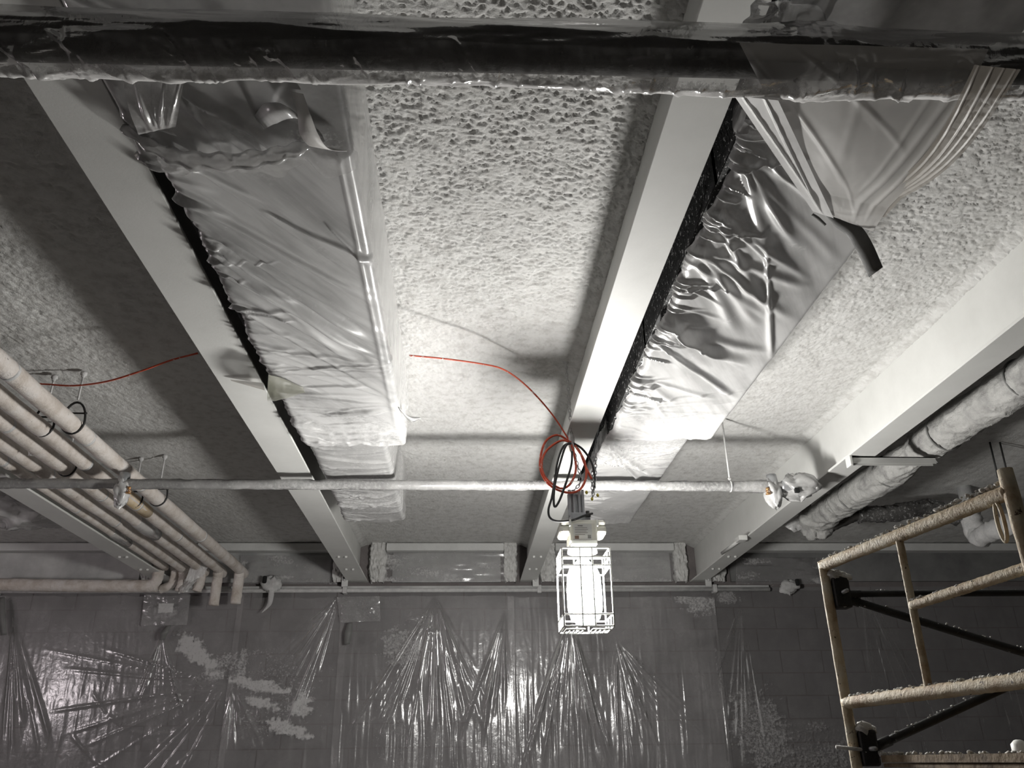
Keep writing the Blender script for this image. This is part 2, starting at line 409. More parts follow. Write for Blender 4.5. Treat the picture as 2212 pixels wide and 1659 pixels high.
duct('short narrower duct end under plastic beyond the sprinkler pipe, right of the lamp', .775, 1.19, 4.09, 5.82, 3.20, 3.56, (5.05,), -1)

# plastic wraps: section swept along the duct, displaced along its normal
def wrap(name, label, x0, x1, zb, y0, y1, left_h, right_h, flist, seed, mat, ns=110, nt_=300, gather=.012, base=.006, sag=.0, ragged=.02, dust_or_light=None, flip=False):
    r = .014
    prof = []
    def add(p, q, nrm0, nrm1, n):
        for k in range(n):
            t = k/n; prof.append((p[0]+(q[0]-p[0])*t, p[1]+(q[1]-p[1])*t, nrm0[0]+(nrm1[0]-nrm0[0])*t, nrm0[1]+(nrm1[1]-nrm0[1])*t))
    nl = max(4, int(ns*.16)); nb = int(ns*.6); nr = int(ns*.24)
    add((x0, zb+left_h), (x0, zb+r), (-1,0), (-1,0), nl)
    for k in range(5):
        a = math.pi+math.pi/2*k/5; prof.append((x0+r+r*math.cos(a), zb+r+r*math.sin(a), math.cos(a), math.sin(a)))
    add((x0+r, zb), (x1-r, zb), (0,-1), (0,-1), nb)
    for k in range(5):
        a = 1.5*math.pi+math.pi/2*k/5; prof.append((x1-r+r*math.cos(a), zb+r+r*math.sin(a), math.cos(a), math.sin(a)))
    add((x1, zb+r), (x1, zb+right_h), (1,0), (1,0), nr+1)
    pr = np.array(prof)
    s = np.concatenate([[0], np.cumsum(np.hypot(np.diff(pr[:,0]), np.diff(pr[:,1])))])
    xeq = s-(left_h-r)-1.0*r*.57+x0           # unrolled x coordinate, so folds are given in room X
    Y = np.linspace(y0, y1, nt_)
    SX, YY = np.meshgrid(xeq, Y, indexing='ij')
    # ragged ends
    e0 = ragged*(fbm(SX*9, SX*0+seed, 3, seed)-.5)*2; e1 = ragged*(fbm(SX*11, SX*0+seed+5, 3, seed+3)-.5)*2
    tt = (YY-y0)/(y1-y0)
    YR = YY+e0*(1-tt)**6*1.5+e1*tt**6*1.5
    d = base+.004*fbm(SX*7, YY*5, 3, seed)+folds(SX, YY, flist)
    edge = np.exp(-((SX-x0)/.09)**2)
    rg = random.Random(seed); ef = []
    for k in range(int((y1-y0)*20)):
        ya = rg.uniform(y0, y1); ln = rg.uniform(.04, .24)
        ef.append((x0-.05, ya, x0+ln, ya+rg.uniform(-.3, 1.2)*ln, rg.uniform(.004, .014), gather*rg.uniform(.12, .5)))
    d += folds(SX, YY, ef)
    d += gather*edge*.6*fbm(YY*6, SX*3, 3, seed+8)
    endw = np.exp(-((YY-y1)/.12)**2)+np.exp(-((YY-y0)/.10)**2)
    d += .012*endw*(ridge(SX*12, YY*5, 2, seed+2)-.4)
    d += sag*np.sin(np.pi*np.clip((SX-x0)/(x1-x0), 0, 1))*(.6+.4*np.sin(YY*5+seed))
    d = np.maximum(d, .003)
    dn = np.where(SX < x0, np.minimum(d, .016), d)
    P = np.stack([pr[:,0][:,None]+pr[:,2][:,None]*dn, YR, pr[:,1][:,None]+pr[:,3][:,None]*d], -1)
    if left_h < .03:      # ragged hem lying on the duct
        k = np.exp(-((SX-x0)/.035)**2)*(SX > -99)
        P[..., 0] += k*(.045*(fbm(YY*7, SX*0, 4, seed+61)-.5)+.012*(fbm(YY*40, SX*0, 2, seed+63)-.5))
        P[..., 2] = np.minimum(P[..., 2], zb+.002)*(k > .5)+P[..., 2]*(k <= .5)
    if left_h > .05:      # torn upper hem
        k = np.clip((x0-SX)/left_h, 0, 1)
        P[..., 2] += k*.05*(fbm(YY*14, SX*0, 3, seed+12)-.6); P[..., 0] += k*.012*(fbm(YY*25, SX*0, 2, seed+15)-.2)
    du = np.zeros_like(SX)
    if dust_or_light: du = dust_or_light(SX, YY)
    du = du+.18*sstep(.62, .8, fbm(SX*6, YY*6, 4, seed+50))
    V, F = grid(P)
    o = build(name, (V, F), mat, None, True, attr={'dust': du}); tag(o, label, 'plastic', 'plastic wraps on the ducts'); return o
R = random.Random(3)
# long wrap, left duct: folds fan from the near left edge to the right side
fl = []
for k in range(26):
    a = R.uniform(0, 1)
    fl.append((-.89+R.uniform(-.02,.10), 1.75+a*.9, -.33+R.uniform(-.12,.03), 2.45+a*.95+R.uniform(-.1,.1), R.uniform(.008,.03), R.uniform(.003,.013)))
for k in range(12):
    fl.append((-.88, 2.7+R.random()*.7, -.3, 3.1+R.random()*.6, R.uniform(.008,.02), R.uniform(.003,.009)))
for k in range(16):
    yy = R.uniform(3.45, 4.2); fl.append((-.88+R.uniform(0,.2), yy, -.36+R.uniform(-.1,.05), yy+R.uniform(-.1,.16), R.uniform(.008,.02), R.uniform(.004,.014)))
fl += [(-.45, 2.2, -.33, 2.45, .012, .014), (-.62, 2.15, -.32, 2.42, .012, .012), (-.37, 1.7, -.36, 4.0, .012, .006)]
wrap('plastic_wrap', 'long creased clear plastic wrap under the left duct', -.856, -.335, 3.165, 1.72, 4.22, .018, .36, fl, 11, M['film'], 150, 460,
     gather=.020, dust_or_light=lambda x, y: .35*np.exp(-((y-4.0)/.22)**2)+.05)
fl = []
for k in range(14):
    yy = R.uniform(4.3, 5.7); fl.append((-.84, yy, -.44, yy+R.uniform(-.25,.2), R.uniform(.01,.025), R.uniform(.004,.016)))
wrap('plastic_wrap', 'bunched clear plastic over the far end of the left duct, beyond the sprinkler pipe', -.845, -.45, 3.20, 4.225, 5.86, .06, .34, fl, 17, M['filmend'], 90, 200,
     gather=.022, base=.010, sag=.01, dust_or_light=lambda x, y: .12+.25*np.exp(-((y-5.4)/.2)**2))
# near wrap with loose swag
fl = []
for k in range(12):
    fl.append((-.75+R.uniform(-.05,.05), 1.62, -.36+R.uniform(-.3,.06), 1.95+R.uniform(0,.12), R.uniform(.008,.025), R.uniform(.004,.012)))
wrap('plastic_wrap', 'loose near end of clear plastic on the left duct, close to the big pipe', -.90, -.325, 3.155, -.2, 1.92, .10, .37, fl, 23, M['filmthin'], 110, 240, gather=.02, ragged=.05, sag=.012)
# long wrap, right duct: folds fan out from pinched points at the beam side
fl = []
for (py, n) in ((1.78, 7), (2.05, 7), (2.28, 6), (2.75, 9), (3.3, 6)):
    for k in range(n):
        fl.append((.735+R.uniform(-.015,.02), py+R.uniform(-.05,.05), .95+R.uniform(0,.38), py+.25+R.uniform(0,.55), R.uniform(.010,.035), R.uniform(.004,.017)))
for k in range(10):
    yy = R.uniform(3.5, 4.1); fl.append((.75, yy, 1.28, yy+R.uniform(-.15,.1), R.uniform(.01,.02), R.uniform(.003,.01)))
fl += [(.74, 2.72, 1.10, 3.12, .03, .028), (.76, 2.95, 1.28, 3.55, .02, .02), (1.0, 2.3, 1.31, 3.15, .014, .016)]
wrap('plastic_wrap', 'creased shiny clear plastic wrap pinched along the duct right of the lamp beam', .768, 1.305, 3.165, 1.66, 4.10, .018, .30, fl, 31, M['film'], 150, 460,
     gather=.035, dust_or_light=lambda x, y: .40*np.exp(-((y-4.0)/.2)**2)+.05)
fl = []
for k in range(16):
    fl.append((.78, 4.25+R.uniform(-.1,.3), 1.2, 4.2+R.uniform(-.1,.5)+k*.04, R.uniform(.01,.02), R.uniform(.004,.016)))
wrap('plastic_wrap', 'dusty clear plastic on the far duct end right behind the lamp', .765, 1.20, 3.195, 4.11, 5.9, .09, .30, fl, 37, M['filmend'], 90, 220, gather=.03, base=.010, sag=.012,
     dust_or_light=lambda x, y: .25*np.exp(-((y-4.3)/.25)**2))
wrap('plastic_wrap', 'smooth clear plastic on the near end of the right duct, above the big pipe', .735, 1.305, 3.16, -.2, 1.75, .08, .36, [(.8,.3,1.2,1.4,.03,.012),(1.1,.5,.9,1.6,.02,.012)], 41, M['filmthin'], 70, 120)

def patch(name, label, cs, nu, nv, disp, mat, cat='plastic', dust_or_light=None, normal=None, group=None):
    """cs: four corners p00,p10,p11,p01 (+ optional bulge function)"""
    U, Vv = np.meshgrid(np.linspace(0, 1, nu), np.linspace(0, 1, nv), indexing='ij')
    c = [np.array(q, float) for q in cs]
    P = ((1-U)*(1-Vv))[..., None]*c[0]+(U*(1-Vv))[..., None]*c[1]+(U*Vv)[..., None]*c[2]+((1-U)*Vv)[..., None]*c[3]
    nrm = np.cross(c[1]-c[0], c[3]-c[0]) if normal is None else np.array(normal, float); nrm /= np.linalg.norm(nrm)
    P = P+disp(U, Vv)[..., None]*nrm
    du = np.zeros_like(U) if dust_or_light is None else dust_or_light(U, Vv)
    o = build(name, grid(P), mat, None, True, attr={'dust': du}); tag(o, label, cat, group); return o
# scuffed dust line, tape flap, flaps on the wraps and a painted flap shadow
def ribbon(name, label, pts, widths, side, m, cat, th=.002, parent=None, n=6, group=None):
    P = crom(pts, n); W_ = np.interp(np.linspace(0, 1, len(P)), np.linspace(0, 1, len(widths)), widths)
    s = np.array(side, float); s /= np.linalg.norm(s)
    V, F = [], []
    for i, p in enumerate(P):
        t = P[min(i+1, len(P)-1)]-P[max(i-1, 0)]; nn = np.cross(t, s); nn /= (np.linalg.norm(nn)+1e-9)
        for a, b in ((-1,-1),(1,-1),(1,1),(-1,1)):
            V.append(tuple(p+a*s*W_[i]/2+b*nn*th/2))
    for i in range(len(P)-1):
        for k in range(4): F.append((i*4+k, i*4+(k+1)%4, i*4+4+(k+1)%4, i*4+4+k))
    F.append((3,2,1,0)); q = (len(P)-1)*4; F.append((q,q+1,q+2,q+3))
    o = build(name, (V, F), m, parent, True)
    if parent is None: tag(o, label, cat, group)
    return o
def rib_px(name, label, px, Zs, widths, m, cat, side=None, **kw):
    pts = [at(u, v, Z=z) for (u, v), z in zip(px, Zs)]
    if side is None:
        t = pts[-1]-pts[0]; d = pts[0]-CAM; side = np.cross(t, d)
    return ribbon(name, label, pts, widths, side, m, cat, **kw)
rib_px('tape_strip', 'dark grey tape strip dangling off the right edge of the plastic drape', [(1778,452),(1810,478),(1845,500),(1868,535),(1892,588)], [3.150,3.145,3.13,3.09,3.04],
       [.012,.035,.050,.052,.052], M['tapegrey'], 'tape')
rib_px('tape_strip', 'short dark scrap of tape on the plastic beside the drape edge', [(1755,463),(1768,472),(1783,486)], [3.145]*3, [.008,.010,.008], M['tapegrey'], 'tape')
rib_px('tape_strip', 'white tape tail hanging below the near left duct wrap', [(640,200),(655,240),(668,290),(690,318),(725,322)], [3.14,3.10,3.09,3.10,3.12], [.035,.03,.05,.055,.06], M['tapewhite'], 'tape', side=(1,.25,0))
sw = crom([at(u, v, Z=z) for (u, v), z in zip([(262,275),(345,325),(430,348),(540,346),(625,328),(700,300)], [3.15,3.12,3.105,3.10,3.11,3.14])], 12)
swr = np.random.RandomState(8).rand(80, 14)
tag(build('plastic_swag', tube(sw, [.010+.016*math.sin(math.pi*i/(len(sw)-1))+.004*math.sin(i*.9) for i in range(len(sw))], 14, wob=lambda i, k: 1+.25*(swr[i//3, k]-.5)), M['filmthin'], None, True, attr={'dust': np.full(len(sw)*14, .05)}),
    'rolled plastic hem swagged across the left duct below the big pipe', 'plastic')
patch('plastic_flap', 'pale plastic flap hanging at the beam edge beside the big pipe', [at(262,150,Z=3.13), at(402,150,Z=3.13), at(380,272,Z=3.10), at(300,290,Z=3.11)], 40, 40,
      lambda u, v: folds(u, v, [(.2,0,.4,1,.08,.012),(.7,0,.6,1,.06,.015),(.95,0,.8,1,.05,.01),(.45,.2,.5,1,.05,.008)])+.02*np.sin(np.pi*v)+.01*(ridge(u*2.5, v*3, 2, 6)-.5)*sstep(.6,1,v), M['filmthin'], normal=(0,0,-1), dust_or_light=lambda u, v: .12+.15*fbm(u*3, v*3, 3, 2))
rib_px('plastic_flap', 'curled clear plastic flap in the tear of the left duct wrap', [(560,265),(585,245),(620,240),(650,255)], [3.14,3.09,3.08,3.12], [.05,.07,.05,.02], M['film'], 'plastic', side=(.3,1,0), th=.003)
patch('plastic_flap', 'olive tinted torn flap jutting over the left beam edge', [at(580,808,Z=3.12), at(655,836,Z=3.15), at(660,850,Z=3.15), at(578,868,Z=3.11)], 30, 24,
      lambda u, v: .03*np.sin(np.pi*v)*(1-u)+.012*(ridge(u*2, v*2, 2, 4)-.5), M['olive'], normal=(0,0,-1), dust_or_light=lambda u, v: .25*sstep(.7,1,v)*(1-u))
patch('plastic_flap', 'thin pointed plastic spike lying across the left beam flange', [at(497,820,Z=3.185), at(570,826,Z=3.17), at(572,842,Z=3.17), at(500,823,Z=3.185)], 16, 6, lambda u, v: .003*u, M['drape2'], normal=(0,0,-1))  # brown film cut to the shape of the flap's cast shadow
rib_px('plastic_flap', 'white plastic corner sticking out at the right edge of the left duct wrap', [(868,890),(885,905),(908,903)], [3.16,3.15,3.14], [.12,.09,.01], M['film'], 'plastic', side=(.2,1,0), th=.003)

# ------------------------------------------------------------------ big wrapped pipe across the near ceiling
PY, PZ, PR = 1.245, 2.914, .055
pth = [(x, PY, PZ+.0106*x) for x in np.linspace(-3.2, 3.2, 60)]
bp = thing('insulated_pipe', 'big dark insulated pipe in clear plastic crossing the top of the view', 'pipe', (0, PY, PZ-PR))
build('pipe_insulation', tube(pth, PR-.008, 20), M['pipecore'], bp, True)
nA, nB = 110, 1300
A, X = np.meshgrid(np.linspace(0, 2*math.pi, nA), np.linspace(-3.2, 3.2, nB), indexing='ij')
tw = A+X*1.2
dd = .004+.010*np.clip(ridge(np.cos(A)*1.2+X*2.2, np.sin(A)*1.2+X*1.4, 3, 3)-.45, 0, 1)+.006*fbm(np.cos(A)*3+X*5, np.sin(A)*3, 3, 9)
under = np.exp(-((A-math.pi*1.45)/.7)**2)
dd += under*(.014*ridge(X*6+A*1.2, A*1.5, 3, 21)+.010*fbm(X*3, A*0, 2, 4))
dd += .012*np.exp(-((X-.70)/.09)**2)*(.5+ridge(X*22, A*1.5, 2, 14)*.7)
sagA = np.exp(-((A-math.pi*1.60)/.50)**2)
dd += .020*sagA*(.4+.9*fbm(X*3.2, A*.3, 3, 44))
hf = []
rh = random.Random(12)
for k in range(150):
    xx = rh.uniform(-1.6, 1.7); a0 = rh.uniform(1.15, 1.55)*math.pi*PR; ln = rh.uniform(.02, .07)
    hf.append((xx, a0, xx+rh.uniform(-.02, .09), a0+ln, rh.uniform(.003, .008), rh.uniform(.002, .0065)))
dd += folds(X, A*PR, hf)
RR = PR-.006+dd
Pw = np.stack([X, PY+RR*np.cos(A), PZ+.0106*X+RR*np.sin(A)], -1)
du = .16*sstep(.6, .85, fbm(X*7, A*4, 4, 12))*(1-under)-.06+.62*np.exp(-((A-math.pi*1.62)/.46)**2)*(.8+.4*fbm(X*12, A*4, 3, 77))  # overspray blotches, plus lamplight on the underside painted in as white
wp = build('plastic_wrap', grid(Pw), M['pipefilm'], None, True, attr={'dust': du}); tag(wp, 'crinkled clear plastic sleeve around the big overhead pipe', 'plastic')
# dark bundle behind the pipe over the lamp beam
def lumpy(c, r, seed, n=28, m=20, amp=.5):
    U, Vv = np.meshgrid(np.linspace(0, 2*math.pi, n), np.linspace(.02, math.pi-.02, m), indexing='ij')
    q = 1+amp*(fbm(np.cos(U)*2+3, np.sin(U)*2+Vv*1.6, 3, seed)-.5)*1.6
    return grid(np.stack([c[0]+r[0]*q*np.cos(U)*np.sin(Vv), c[1]+r[1]*q*np.sin(U)*np.sin(Vv), c[2]+r[2]*q*np.cos(Vv)], -1))
c = at(1690, 55, Y=1.36)
tag(build('plastic_bundle', lumpy((c[0], c[1], c[2]), (.10, .05, .05), 5), M['pipefilm'], None, True, attr={'dust': np.zeros(28*20)}), 'dark bunched plastic knot behind the big pipe at the lamp beam', 'plastic')

# ------------------------------------------------------------------ big plastic drape from pipe to right duct
fd = [(0,.05,.55,.95,.03,.006),(.02,.0,.35,.7,.03,.008),(.97,.05,.5,.98,.05,.016),(1,.1,.75,.95,.04,.014),(.9,.0,.5,.75,.03,.008),(.2,0,.8,.40,.02,.006),(.35,.1,.6,.3,.03,.004),(.55,.0,.3,.5,.04,.005)]
patch('plastic_drape', 'large milky plastic drape stretched from the big pipe to the right duct',
      [at(1596,90,Y=1.155), at(2135,105,Y=1.15), at(1885,500,Z=3.135), at(1795,465,Z=3.145)], 130, 150,
      lambda u, v: .5*folds(u, v, fd)+.06*np.sin(np.pi*np.clip(v*1.25,0,1))*(.6+.4*np.sin(np.pi*u))+.004*fbm(u*6, v*6, 3, 5), M['drape'], normal=(0,-.25,-1))
patch('plastic_drape', 'brown tinged gathered plastic strip along the right edge of the big drape',
      [at(2105,140,Y=1.15), at(2205,150,Y=1.15), at(1910,470,Z=3.125), at(1872,455,Z=3.125)], 50, 120,
      lambda u, v: .05*np.sin(np.pi*np.clip(v*1.25,0,1))+folds(u, v, [(.1,0,.3,1,.05,.008),(.4,0,.5,1,.05,.01),(.65,0,.6,1,.05,.008),(.9,0,.75,1,.05,.008)])*.6, M['drape2'], normal=(0,-.25,-1))
patch('plastic_drape', 'thin clear plastic tail laid from the big pipe along the beam side duct edge',
      [at(1585,205,Y=1.27), at(1680,215,Y=1.27), at(1800,470,Z=3.14), at(1755,455,Z=3.14)], 40, 90,
      lambda u, v: .004+folds(u, v, [(.2,0,.5,1,.06,.012),(.7,0,.4,1,.06,.012)]), M['film'], normal=(0,-.4,-1))

# ------------------------------------------------------------------ work lamp
LX, LY, LZ = .585, 4.10, 2.36
def work_lamp(label, loc, bulbmat, full=True):
    x, y, z = loc                                   # centre of the cage
    t = thing('work_lamp', label, 'lamp', (x, y, z-.19))
    hw, zt, zb = .118, z+.185, z-.185
    wr = .0045
    pc = []
    def rod(a, b, r=wr): pc.append(tube([a, b], r, 6))
    for zz in (zt, zt-.045, zt-.085, zb+.055, zb):
        q = [(x-hw,y-hw,zz),(x+hw,y-hw,zz),(x+hw,y+hw,zz),(x-hw,y+hw,zz)]
        for i in range(4): rod(q[i], q[(i+1)%4])
    for sx in (-1, 1):
        for sy in (-1, 1): rod((x+sx*hw, y+sy*hw, zb), (x+sx*hw, y+sy*hw, zt))
        for k in (-.33, .33):
            rod((x+sx*hw, y+k*hw, zt), (x+sx*hw, y+k*hw, zt-.085)); rod((x+sx*hw, y+k*hw, zb), (x+sx*hw, y+k*hw, zb+.055))
    for k in (-.25, .25):
        rod((x+k*hw, y-hw, zb), (x+k*hw, y-hw, zt)); rod((x+k*hw, y+hw, zb), (x+k*hw, y+hw, zt))
    build('cage', join(*pc), M['cage'], t, True)
    bc = []
    for sx in (-1, 1):                              # ladder like bottom guards
        a, b = (x+sx*.02, x+sx*.105)
        for yy in (y-.10, y+.02): bc.append(tube([(a,yy,zb-.012),(b,yy,zb-.012)], wr, 6))
        for k in range(5):
            xx = a+(b-a)*k/4; bc.append(tube([(xx,y-.10,zb-.012),(xx,y+.02,zb-.012)], wr, 6))
    build('cage_bottom', join(*bc), M['cage'], t, True)
    build('cage_collar', lathe([(.075,0),(.075,.02),(.05,.03),(.05,.06)], 20, (x,y,zt)), M['cage'], t, True)
    build('bulb', lathe([(.022,.17),(.034,.15),(.064,.125),(.082,.08),(.086,0),(.084,-.08),(.070,-.125),(.040,-.148),(.008,-.155)], 24, (x,y,z-.01)), bulbmat, t, True)
    hz = zt+.035
    bx_ = join(box(x-.068,x+.068,y-.085,y+.085,hz,hz+.105))
    h = build('ballast_housing', bx_, M['lampwhite'], t, bevel=.010)
    build('housing_lip', box(x-.064,x+.064,y-.092,y+.08,hz-.012,hz+.010), M['cage'], t, bevel=.004)
    cap = join(box(x-.115,x+.115,y-.078,y+.078,hz+.088,hz+.118), box(x-.118,x-.06,y-.07,y+.07,hz+.045,hz+.092), box(x+.06,x+.118,y-.07,y+.07,hz+.045,hz+.092))
    build('housing_wings', cap, M['lampwhite'], t, bevel=.016)
    for sx in (-.072, .064):
        build('lid_clip', box(x+sx,x+sx+.010,y-.096,y-.074,hz+.080,hz+.112), M['cage'], t, bevel=.002)
    pl = build('rating_label', box(x-.052,x+.040,y-.0875,y-.0845,hz+.012,hz+.092), M['paper'], t)
    tl = []
    for k, wd in enumerate((.040,.062,.066,.058,.064,.05)):
        tl.append(box(x-.045 if k else x-.03, x-.045+wd, y-.0882, y-.0874, hz+.080-k*.0085, hz+.0815-k*.0085+(.002 if k == 0 else 0)))
    build('print', join(*tl), M['ink'], pl)
    build('print', box(x-.047,x-.026,y-.0882,y-.0874,hz+.016,hz+.032), M['inkbrown'], pl)
    build('print', box(x+.018,x+.034,y-.0882,y-.0874,hz+.018,hz+.036), M['tapegrey'], pl)
    # oval sticker on the right side
    an = np.linspace(0, 2*math.pi, 24, endpoint=False)
    def oval(ry, rz, xx, th):
        V = [(xx, y-.035+ry*math.cos(a), hz+.048+rz*math.sin(a)) for a in an]+[(xx+th, y-.035+ry*math.cos(a), hz+.048+rz*math.sin(a)) for a in an]
        n = 24; F = [tuple(range(n))[::-1], tuple(range(n, 2*n))]+[(i,(i+1)%n,n+(i+1)%n,n+i) for i in range(n)]
        return V, F
    st = build('warning_sticker', oval(.026,.036,x+.0675,.0015), M['sticker'], t)
    build('print', oval(.020,.029,x+.0688,.001), M['paper'], st)
    build('print', join(box(x+.0696,x+.0702,y-.047,y-.023,hz+.056,hz+.066), box(x+.0696,x+.0702,y-.046,y-.024,hz+.038,hz+.050), box(x+.0696,x+.0702,y-.042,y-.028,hz+.026,hz+.033)), M['sticker'], st)
    build('cable_box', box(x-.055,x+.042,y-.06,y+.05,hz+.116,hz+.158), M['lampgrey'], t, bevel=.004)
    build('cable_gland', lathe([(.016,0),(.016,.012),(.010,.014),(.010,.03)], 14, (x+.028,y-.055,hz+.135)), M['black'], t, True)
    br = []
    for xx in (-.062, -.040, -.012, .006):
        br.append(box(x+xx, x+xx+.014, y-.02, y-.008, hz+.15, hz+.29))
    br.append(box(x-.064, x+.022, y-.006, y+.006, hz+.15, hz+.27))
    build('hanger_bracket', join(*br), M['lampgrey'], t, bevel=.003)
    return t, hz
lamp, HZ = work_lamp('glowing caged work lamp hanging on chains below the middle beam', (LX, LY, LZ), M['bulb'])

# chains: separate links in one strand
def chain(pts, link=.026, r=.0026):
    P = crom(pts, 10); Ls = [0]
    for i in range(1, len(P)): Ls.append(Ls[-1]+np.linalg.norm(P[i]-P[i-1]))
    n = int(Ls[-1]/(link*.78)); geo = []
    Pa = np.array(P)
    for k in range(n):
        s = (k+.5)*Ls[-1]/n
        p = np.array([np.interp(s, Ls, Pa[:, a]) for a in range(3)]); q = np.array([np.interp(min(s+.005, Ls[-1]), Ls, Pa[:, a]) for a in range(3)])
        t = q-p
        if np.linalg.norm(t) < 1e-6: t = np.array([0,0,-1.0])
        t /= np.linalg.norm(t)
        a = np.array([1.0,.2,0]) if k % 2 else np.array([-.2,1.0,0])
        a = a-t*np.dot(a, t); a /= np.linalg.norm(a)
        ring = [p+t*link/2*math.cos(th)+a*link*.28*math.sin(th) for th in np.linspace(0, 2*math.pi, 9)]
        geo.append(tube(ring, r, 5, cap=False))
    return join(*geo)
knot = at(1234, 955, Y=4.07); hook = at(1222, 783, Z=3.57)
hk = thing('hanging_chain', 'dusty chain hung from the ceiling beside the middle beam to the cord knot', 'chain', (hook[0], hook[1], hook[2]-.4))
build('links', chain([hook, (hook*.5+knot*.5)+np.array([.004,0,0]), knot]), M['greydust'], hk, True)
build('ceiling_hook', lathe([(.016,0),(.016,-.012),(.008,-.02),(.006,-.04)], 10, tuple(hook+np.array([0,0,.01]))), M['greydust'], hk, True)
top = np.array([LX, LY, HZ+.24])
ch = tag(build('hanging_chain', chain([knot, at(1246,1000,Y=4.07), at(1254,1040,Y=4.08), np.array([LX-.05, LY-.01, HZ+.27])]), M['steel'], None, True), 'thin dark chain from the cord knot to the lamp bracket', 'chain')
c2 = thing('hanging_chain', 'doubled chain with yellow tipped hooks to the right of the lamp bracket', 'chain', (LX+.02, LY, HZ+.2))
a0 = at(1283, 980, Y=4.12)
build('links', chain([a0, at(1279,1030,Y=4.1), at(1280,1066,Y=4.08)]), M['steel'], c2, True)
build('links', chain([a0+np.array([.01,0,.0]), at(1285,1040,Y=4.09), at(1279,1078,Y=4.07)]), M['steel'], c2, True)
build('hook_bar', tube([a0+np.array([-.003,.0,0]), at(1292,930,Y=4.3), at(1296,905,Z=3.2)], .003, 6), M['steel'], c2, True)
for (u, v) in ((1267,1064),(1291,1070),(1279,1078)):
    p = at(u, v, Y=4.06); build('hook_tip', lathe([(.004,-.008),(.008,0),(.004,.009)], 8, tuple(p)), M['sash'], c2, True)

# cords
def cord(name, label, px, r, m, cat='cord', n=8, group=None, parent=None):
    pts = [at(u, v, Y=y) for (u, v, y) in px]
    o = build(name, tube(crom(pts, 10), r, n), m, parent, True)
    return tag(o, label, cat, group) if parent is None else o
cord('power_cord', 'thin red cord running from the left duct wrap to the lamp knot', [(885,768,3.50),(960,775,3.60),(1040,786,3.72),(1085,797,3.82),(1125,823,3.92),(1165,862,4.0),(1200,905,4.05),(1230,952,4.07)], .0042, M['redcord'])
cord('power_cord', 'thin red cord sagging from the left beam to the lagged pipes', [(427,763,3.66),(370,778,3.72),(300,803,3.80),(230,824,3.9),(160,833,4.0),(100,830,4.05),(55,827,4.1)], .0045, M['redcord'])
rc = thing('cord_coil', 'coil of red extension cord loops hung from the lamp chain', 'cord', knot-np.array([0,0,.2]))
Yc = 4.06
cord('loop', '', [(1232,955,Yc),(1205,940,Yc),(1180,952,Yc),(1168,985,Yc),(1169,1020,Yc),(1190,1050,Yc),(1225,1064,Yc),(1252,1058,Yc),(1266,1030,Yc),(1262,995,Yc),(1242,962,Yc)], .0060, M['redcord'], parent=rc)
cord('loop', '', [(1234,955,4.05),(1212,952,4.05),(1186,968,4.05),(1172,990,4.05),(1172,1018,4.04),(1186,1040,4.04),(1212,1055,4.03),(1232,1045,4.03),(1244,1015,4.04),(1240,980,4.05),(1234,960,4.05)], .0060, M['redcord'], parent=rc)
cord('loop', '', [(1238,958,4.08),(1252,975,4.08),(1264,1005,4.08),(1278,1035,4.09)], .0060, M['redcord'], parent=rc)
kc = thing('cord_coil', 'coil of black lamp cord loops hung beside the red coil', 'cord', knot-np.array([0,0,.25]))
cord('loop', '', [(1232,956,4.04),(1216,966,4.04),(1204,1000,4.03),(1198,1040,4.03),(1192,1075,4.03),(1185,1100,4.03),(1188,1118,4.03),(1204,1126,4.02),(1235,1124,4.01),(1262,1114,4.01),(1280,1109,4.03)], .0058, M['blackcord'], parent=kc)
cord('loop', '', [(1234,958,4.02),(1222,964,4.02),(1210,1000,4.02),(1199,1045,4.02),(1196,1080,4.02),(1199,1095,4.02),(1209,1080,4.02),(1222,1045,4.02),(1234,1005,4.02),(1236,975,4.02)], .0058, M['blackcord'], parent=kc)
cord('loop', '', [(1238,957,4.06),(1258,970,4.07),(1276,995,4.08),(1284,1022,4.09),(1284,1050,4.09),(1279,1066,4.08)], .0058, M['blackcord'], parent=kc)
tag(build('cord_knot', lumpy(tuple(knot), (.016,.016,.05), 8, 14, 12, .6), M['greydust'], None, True), 'dusty grey knot where the cords and chains meet above the lamp', 'cord')

# ------------------------------------------------------------------ sprinkler pipe with wrapped heads
SY, SZ = 4.79, 3.115
def spx(u): return at(u, 1040, Y=SY)[0]
sp = thing('sprinkler_pipe', 'thin plastic wrapped sprinkler pipe crossing the room behind the lamp', 'pipe', (0, SY, SZ-.025))
x_end = at(1725, 1050, Y=SY)[0]; x_l = -5.5
npts = 260
xsN = np.linspace(x_l, x_end, npts)
build('pipe_run', tube([(x, SY, SZ) for x in (x_l, x_end)], .017, 14), M['steel'], sp, True)
rs = np.random.RandomState(4)
wobt = rs.rand(npts+1, 12)
rad = .0265+.006*fbm(xsN*4, xsN*0, 3, 3)+.0025*vn(xsN*30, xsN*0, 5)+.012*np.exp(-((xsN-at(1640,1040,Y=SY)[0])/.08)**2)
wv = tube([(x, SY, SZ) for x in xsN], rad, 12, wob=lambda i, k: 1+.22*(wobt[i//2, k]-.5))
duS = np.repeat(.0+.30*fbm(xsN*1.5, xsN*0, 3, 8), 12)
tag(build('plastic_wrap', wv, M['filmthin'], None, True, attr={'dust': duS}), 'tight twisted plastic wrap on the thin sprinkler pipe', 'plastic')
